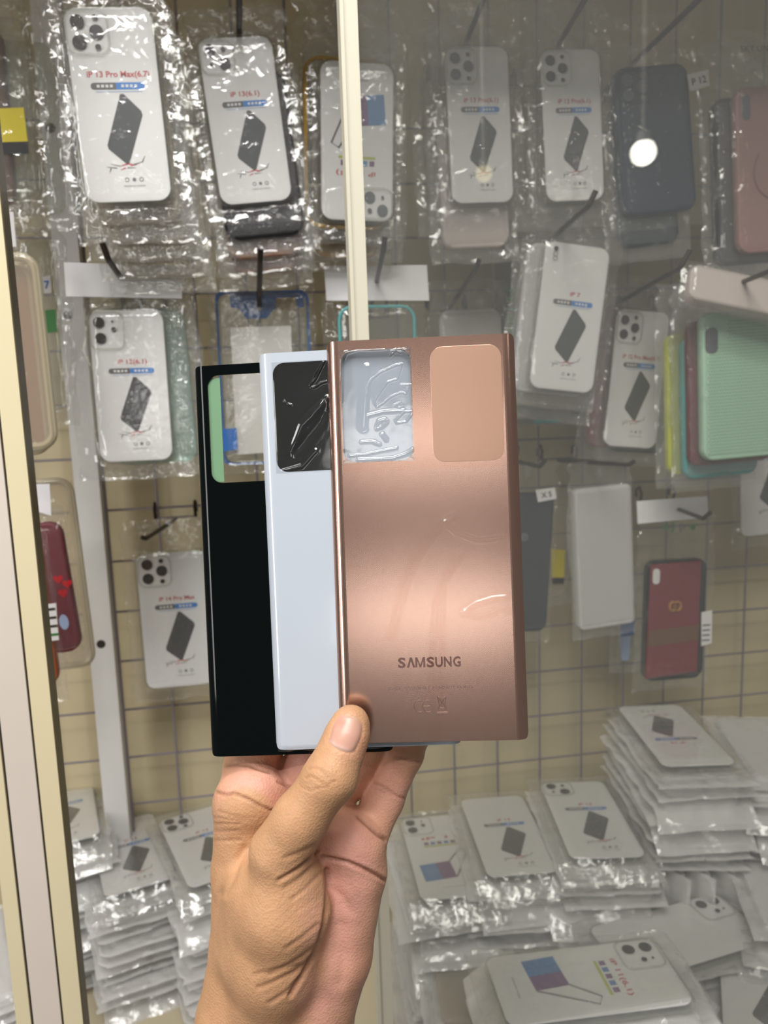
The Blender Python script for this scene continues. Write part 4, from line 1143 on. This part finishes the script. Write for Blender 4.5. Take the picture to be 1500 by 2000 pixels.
sticker(rQ, 'price_strip', [(12, 412), (26, 414), (32, 482), (20, 482)], -.004, 'white')
m2 = shift(mQ, -.008, .014, -.004)
rQ2 = package('farther beige-rimmed case with orange lining, behind aluminium frame', m2, w, h, case='orange', card=False, art=None, bag=None, t=.006, name='phone_case')
ring_on(rQ2, w - .003, h - .003, .0034, 'beige', -.001)
mQ3, w, h = quad((40, 468), (108, 464), (132, 800), (70, 806), .78)
rQ3 = package('bagged item with blue mark and green print, beside the white post', mQ3, w, h, case='clearcase', card=False, art=None, bag='bagd', t=.006, mt=.01, name='accessory_package', cat='accessory package')
sticker(rQ3, 'blue_mark_label', [(82, 540), (98, 538), (101, 572), (86, 573)], -.0058, 'white', tagtext('7', 'bluecard', .6))
sticker(rQ3, 'green_print', [(88, 606), (108, 604), (112, 648), (92, 650)], -.0058, 'dgreen')
mR, w, h = quad((36, 940), (142, 936), (184, 1298), (92, 1306), .76)
rR = package('large clear framed case behind the wine-coloured case by the white post', mR, w, h, case='clearwarm', card=False, art=None, bag=None, t=.010, name='phone_case')
ring_on(rR, w - .003, h - .003, .0034, 'beige', -.001)
mR2, w, h = quad((50, 1022), (120, 1018), (163, 1268), (96, 1276), .70)
rR2 = package('wine-coloured phone case with red hearts behind the aluminium frame', mR2, w, h, case='wine', card=False, art=None, mt=.02, mx=.006)
mb = MB()
for px, py in ((114, 1131), (123, 1158), (131, 1140)):
    x, z = loc(rR2, px, py, -.0052); mb.flat([(x + .0042 * (math.sin(a) ** 3), z + .0036 * (13 * math.cos(a) - 5 * math.cos(2 * a) - 2 * math.cos(3 * a) - math.cos(4 * a)) / 13) for a in np.linspace(0, 2 * PI, 20, endpoint=False)], -.0053, 'rubyred')
x, z = loc(rR2, 125, 1215, -.0052); mb.disc(x, z, .004, -.0053, 'palebl', 14, .007)
mb.build('heart_print', rR2, smooth=False)
mR3, w, h = quad((20, 1066), (82, 1060), (118, 1334), (62, 1346), .64)
rR3 = package('orange-brown phone case with white label at the frame edge', mR3, w, h, case='orange', card=False, art=None, mt=.02, mx=.006)
header_on(rR3, [(24, 946), (99, 944), (102, 1006), (76, 998)], 21)
sticker(rR3, 'white_label', [(92, 1180), (109, 1178), (115, 1250), (98, 1252)], -.0075, 'white',
        lambda mb, q, y: [mb.box((min(p[0] for p in q) + .001, y - .0003, min(p[1] for p in q) + .004 + k * .007), (max(p[0] for p in q) - .001, y - .0002, min(p[1] for p in q) + .006 + k * .007), 'dgreen' if k == 0 else 'groove') for k in range(4)])

# ================================================================== hooks
def hook(label, hole, Yh, bend, Yt, tip):
    P1, P2 = at(*hole, Yh), at(*bend, Yt); P3 = at(*tip, Yt - .004)
    d = (P1 - P2) / (P1.y - P2.y); P0 = P1 + d * (GY_ - .002 - P1.y)
    root = thing('display_hook', label, 'hook', Matrix.Translation(P0), 'display hooks on the wire grid')
    L = lambda p: tuple(p - P0)
    mb = MB(); mb.tube([L(P0), L(P1), L(P2 * .97 + P1 * .03), L(P2 + (P3 - P2) * .12), L(P3)], .0023, 'hook', 8); mb.build('rod', root)
    mb = MB(); mb.tube([(-.022, .001, .002), (.022, .001, .002)], .0012, 'wire', 6)
    for s in (-1, 1): mb.tube([(s * .022, 0, .002), (s * .022, -.003, .012), (s * .022, .003, .019), (s * .022, .011, .015), (s * .022, .012, .006)], .0019, 'hook', 6)
    mb.build('grid_clip', root)
for a in (('hook above the case with black and tan cases behind it', (467, 62), .66, (467, -22), .57, (466, -50)),
          ('hook above the white card with grey lens holes', (917, 66), .70, (953, -22), .59, (962, -60)),
          ('hook above the white card left of the navy case', (1100, 72), .70, (1152, -18), .59, (1160, -60)),
          ('long slanting hook above the navy case', (1265, 96), .70, (1385, -20), .57, (1392, -60)),
          ('hook through the white header of the two-lens card', (238, 545), .69, (211, 506), .61, (200, 474)),
          ('hook over the blue-bordered card', (506, 600), .73, (508, 506), .62, (509, 486)),
          ('hook through the white header behind the ivory strip', (735, 553), .73, (749, 488), .63, (752, 462)),
          ('short hook above the milky case', (893, 580), .80, (930, 524), .68, (936, 505)),
          ('hook above the tilted one-lens card', (1095, 450), .71, (1150, 402), .62, (1164, 372)),
          ('long hook between the tilted card and the mint case', (1225, 582), .78, (1330, 522), .62, (1348, 488)),
          ('hook over the mint case at the right edge', (1427, 560), .70, (1520, 523), .60, (1530, 490)),
          ('hook above the card left of the black cover', (325, 1026), .84, (285, 1052), .76, (278, 1050)),
          ('hook above the charcoal case', (1012, 902), .80, (1055, 911), .72, (1065, 898)),
          ('hook above the blank white sleeve', (1150, 903), .80, (1228, 908), .71, (1240, 900)),
          ('hook through the header of the red case', (1322, 994), .80, (1374, 1013), .71, (1389, 999))):
    hook(*a)

# ================================================================== piles on the shelf
PG = 'packaged phone cases piled on the shelf'
TT = .0125
ORD = 'top second third fourth fifth sixth seventh eighth ninth tenth eleventh twelfth thirteenth fourteenth fifteenth sixteenth seventeenth eighteenth nineteenth twentieth twenty-first twenty-second twenty-third twenty-fourth twenty-fifth'.split()
BW, BH = .077, .152
bag_v = [bag_mesh('plastic_bag', BW, BH, .0086, .011, .014, .019 if k % 2 else .009, 500 + k, 'bagp', .9, nx=40, nz=64, droop=.8 if k % 2 else .25) for k in range(7)]
shell_v = []
for k in range(1):
    mb = MB(); mb.slab(0, 0, BW, BH, .011, -.0042, .0042, 'milk', bev=.002); o = mb.build('case_shell'); shell_v.append(o.data); bpy.data.objects.remove(o)
mb = MB(); mb.slab(0, 0, BW - .004, BH - .004, .010, -.0034, -.0024, 'card', bev=.0002); o = mb.build('insert_card'); card_v = o.data; bpy.data.objects.remove(o)
proto = thing('phone_case_package', 'x', 'phone case'); link('insert_card', card_v, proto); link('case_shell', shell_v[0], proto); link('plastic_bag', bag_v[0], proto)
def lay(p, rz, rx=0): return Matrix.Translation(p) @ Matrix.Rotation(rz, 4, 'Z') @ Matrix.Rotation(-PI / 2 + rx, 4, 'X')
used = [False]
def dup(m, label, seed):
    if not used[0]: r = proto; used[0] = True
    else:
        r = proto.copy(); COL.objects.link(r)
        for ch in proto.children:
            c = ch.copy(); COL.objects.link(c); c.parent = r
    for c in r.children:
        if c.name.startswith('plastic_bag'): c.data = bag_v[seed % 7]
    r.matrix_world = m; tag(r, label, 'phone case', PG); return r
def pile(desc, far, near, drop, n, flip=False, top=None, jit=.004, low=None):
    Zt = CZ - drop
    A, B = atz(*far, Zt), atz(*near, Zt)
    c = (A + B) / 2; d = (A - B); rz = math.atan2(d.y, d.x) - PI / 2 + (PI if flip else 0)
    g = np.random.default_rng(abs(int(far[0])))
    for i in range(n):
        z = Zt - TT / 2 - i * TT
        if z - TT / 2 < SZ + .0005: break
        o = Vector((g.normal() * jit, g.normal() * jit, 0)) if i else Vector((0, 0, 0))
        m = lay(Vector((c.x, c.y, z)) + o, rz + g.normal() * .03 * (i > 0) + (PI if (i and g.random() < .4) else 0))
        lab = '%s case from the top in %s' % (ORD[i], desc) if i else 'topmost packaged case on %s' % desc
        if i == 0 and top is not None: package(lab, m, BW, BH, t=.0086, group=PG, bag='bagd', mt=.014, mx=.011, mbm=.018, amp=1.0, droop=.8, **top)
        else: dup(m, lab, i + abs(int(far[0])))
std = dict(case='clearcase', art='std')
pile('the pile beside the aluminium frame', (116, 1512), (126, 1660), .455, 14, top=dict(title=None, lens=None, **std))
pile('the pile left of the wrist', (236, 1592), (278, 1735), .492, 11, top=dict(title='iP 13', lens='tri', **std), jit=.003)
pile('the pile touching the wrist', (362, 1572), (446, 1722), .478, 12, top=dict(title='iP 13', lens='tri', **std), jit=.003)
pile('the crumpled pile right of the palm', (838, 1580), (900, 1760), .475, 12, top=dict(title='iP 11', lens='vert2', case='clearcase', art='photo'), jit=.006)
pile('the pile below the bronze cover corner', (955, 1545), (1030, 1712), .458, 14, top=dict(title='iP 13', lens=None, **std))
pile('the pile with two lens holes, centre right', (1105, 1502), (1205, 1700), .438, 16, top=dict(title='iP 13', lens='diag', **std))
pile('the tall back pile at right', (1265, 1372), (1370, 1490), .360, 9, flip=True, top=dict(title='iP 13', lens=None, **std), jit=.003)
Zs = CZ - .360 - 9 * TT
A_, B_ = atz(1265, 1372, CZ - .36), atz(1370, 1490, CZ - .36); c_ = (A_ + B_) / 2; rz_ = math.atan2((A_ - B_).y, (A_ - B_).x) - PI / 2
for k in range(9):
    o_ = Vector((math.cos(rz_), math.sin(rz_), 0)) * (k - 3.6) * .0122
    dup(Matrix.Translation(Vector((c_.x, c_.y, Zs - BW / 2 - .009)) + o_) @ Matrix.Rotation(rz_, 4, 'Z') @ Matrix(((0, 1, 0, 0), (0, 0, 1, 0), (1, 0, 0, 0), (0, 0, 0, 1))), '%s case standing on edge under the tall back pile, counted from its left' % ('first second third fourth fifth sixth seventh eighth ninth'.split()[k]), k)
for k in range(6):
    dup(lay(Vector((c_.x + .002 * (k % 3), c_.y, Zs - BW - .022 - TT * (k + .5))), rz_ + .03 * (k % 2)), '%s case lying under the row of standing cases at right' % ORD[k], k + 2)
pile('the pile at the far right edge', (1455, 1395), (1560, 1530), .385, 20, jit=.005)
pile('the low pile at the bottom right edge', (1500, 1640), (1580, 1800), .47, 13, jit=.008)
pile('the pile left of the aluminium frame', (-62, 1800), (-52, 1960), .55, 7, jit=.004)
def flatpack(label, c4, drop, rx=0, n=0, desc='', flip=False, **top):
    P = [atz(*p, CZ - drop) for p in c4]       # TL TR BR BL of the case as printed
    z = ((P[0] - P[3]) + (P[1] - P[2])).normalized(); rz = math.atan2(z.y, z.x) - PI / 2
    c = sum(P, Vector()) / 4; c.z = CZ - drop - TT / 2
    package(label, lay(c, rz), BW, BH, t=.0086, group=PG, bag='bagd', mt=.014, mx=.011, mbm=.014, amp=1.1, **top)
    g = np.random.default_rng(int(c4[0][0]))
    for i in range(n):
        zz = c.z - (i + 1) * TT
        if zz - TT / 2 < SZ: break
        dup(lay(Vector((c.x + .006 + g.normal() * .006, c.y + .004 + g.normal() * .006, zz)), rz + g.normal() * .06), '%s case under %s' % (ORD[i + 1] if i else 'first', desc), i + 3)
flatpack('front packaged case lying sideways with blue and violet phone print', [(1225, 1835), (1330, 1952), (1040, 1990), (985, 1862)], .462, n=12, desc='the sideways case at the front', case='clearcase', art='photo', title='iP 11(6.1)', lens='vert2')
flatpack('packaged case with two lens holes beside the far-right crumpled plastic', [(1350, 1760), (1440, 1840), (1300, 1880), (1215, 1800)], .495, n=9, desc='the two-hole case right of the centre piles', case='clearcase', art=None, lens='vert2')
flatpack('packaged case at the bottom right corner with a dark printed bar', [(1420, 1880), (1560, 1870), (1600, 1990), (1410, 1995)], .515, n=7, desc='the bottom right corner case', case='clearcase', art='std', title=None)
flatpack('packaged case with blue rim at the bottom edge right of the wrist', [(900, 1930), (1010, 1925), (1030, 2060), (900, 2070)], .55, n=5, desc='the blue-rimmed case at the bottom edge', case='clearcase', art=None)
flatpack('upper crumpled clear package in front of the palm-side pile', [(860, 1800), (960, 1790), (1000, 1930), (880, 1950)], .535, n=6, desc='the crumpled package in front of the palm-side pile', case='clearwarm', card=False, art=None)

# lamps of the shop seen mirrored in the glass pane
def bulb(px, py, dist, rad, strength, col, label):
    G = at(px, py, DY); d = (G - EYE).normalized(); d.y = -d.y
    p = G + d * dist
    m, nt, out = new_mat('lit_bulb'); e = nd(nt, 'ShaderNodeEmission'); e.inputs[0].default_value = col + (1,); e.inputs[1].default_value = strength; nt.links.new(e.outputs[0], out.inputs[0])
    M['bulb%d' % px] = m
    root = thing('ceiling_lamp', label, 'lamp', Matrix.Translation(p))
    mb = MB(); n = 16
    vs = [(rad * math.sin(PI * j / 12) * math.cos(2 * PI * i / n), rad * math.sin(PI * j / 12) * math.sin(2 * PI * i / n), rad * math.cos(PI * j / 12)) for j in range(13) for i in range(n)]
    mb.add(vs, [(j * n + i, (j + 1) * n + i, (j + 1) * n + (i + 1) % n, j * n + (i + 1) % n) for j in range(12) for i in range(n)], 'bulb%d' % px); mb.build('bulb', root)
    mb = MB(); mb.tube([(0, 0, rad * .8), (0, 0, rad * 1.6), (0, 0, rad * 1.7), (0, 0, .5)], [rad * .6, rad * .5, .004, .004], 'post', 12); mb.build('socket', root)
bulb(1258, 297, 1.3, .026, 22, (1, .95, .85), 'round white bulb mirrored in the glass over the navy case')
bulb(946, 338, 1.3, .018, 3, (1, .85, .5), 'small warm bulb mirrored in the glass over a white card')

# ================================================================== light
def area(name, loc, target, sx, sy, power, col=(1, 1, 1)):
    ld = bpy.data.lights.new(name, 'AREA'); ld.shape = 'RECTANGLE'; ld.size = sx; ld.size_y = sy; ld.energy = power; ld.color = col
    o = bpy.data.objects.new(name, ld); COL.objects.link(o)
    d = (Vector(target) - Vector(loc)).normalized()
    o.matrix_world = Matrix.Translation(loc) @ d.to_track_quat('-Z', 'X' if False else 'Y').to_matrix().to_4x4()
    return o
CENTER = Vector((.1, .6, CZ - .1))
def reflect_pos(px, py, dist):
    n = -(MB_.to_3x3() @ Vector((0, 1, 0))).normalized()
    p = hit(px, py, MB_.translation, n); d = (p - EYE).normalized()
    return p + (d - 2 * d.dot(n) * n) * dist
for py, pw in ((852, 1.2), (1195, 1.35)):          # added lights, placed to mirror as bands in the bronze cover
    la, lb = reflect_pos(655, py, 1.7), reflect_pos(1035, py, 1.7)
    area('bronze_band_light', (la + lb) / 2, (.05, .3, CZ), (lb - la).length, .13, pw * (lb - la).length, (1, .97, .93))
for yy, zz, pw in ((-.9, 1.15, 9), (.0, 1.12, 9)):
    area('ceiling_tube', (-.15, yy, CZ + zz), (.1, .65, CZ - .2), 1.5, .07, pw, (1, .98, .95))
area('ceiling_panel', (-.15, -.38, CZ + 1.12), (.1, .65, CZ - .2), .55, .55, 16, (1, .98, .95))
area('added_side_light', (-1.3, -.3, CZ + .2), CENTER, .30, 1.0, 8, (1, .98, .96))  # added light at left, sized for edge highlights on the covers

w = bpy.data.worlds.new('world'); sc.world = w; w.use_nodes = True
bg = w.node_tree.nodes['Background']; bg.inputs[0].default_value = (1, .97, .93, 1); bg.inputs[1].default_value = .13
vs = sc.view_settings
sc.display_settings.display_device = 'sRGB'
vs.view_transform = 'Standard'; vs.look = 'None'; vs.gamma = 1; vs.use_curve_mapping = False; vs.exposure = 0.0
cy = sc.cycles
cy.max_bounces = 10; cy.diffuse_bounces = 3; cy.glossy_bounces = 3; cy.transmission_bounces = 4; cy.transparent_max_bounces = 40
cy.sample_clamp_indirect = 6; cy.caustics_reflective = False; cy.caustics_refractive = False
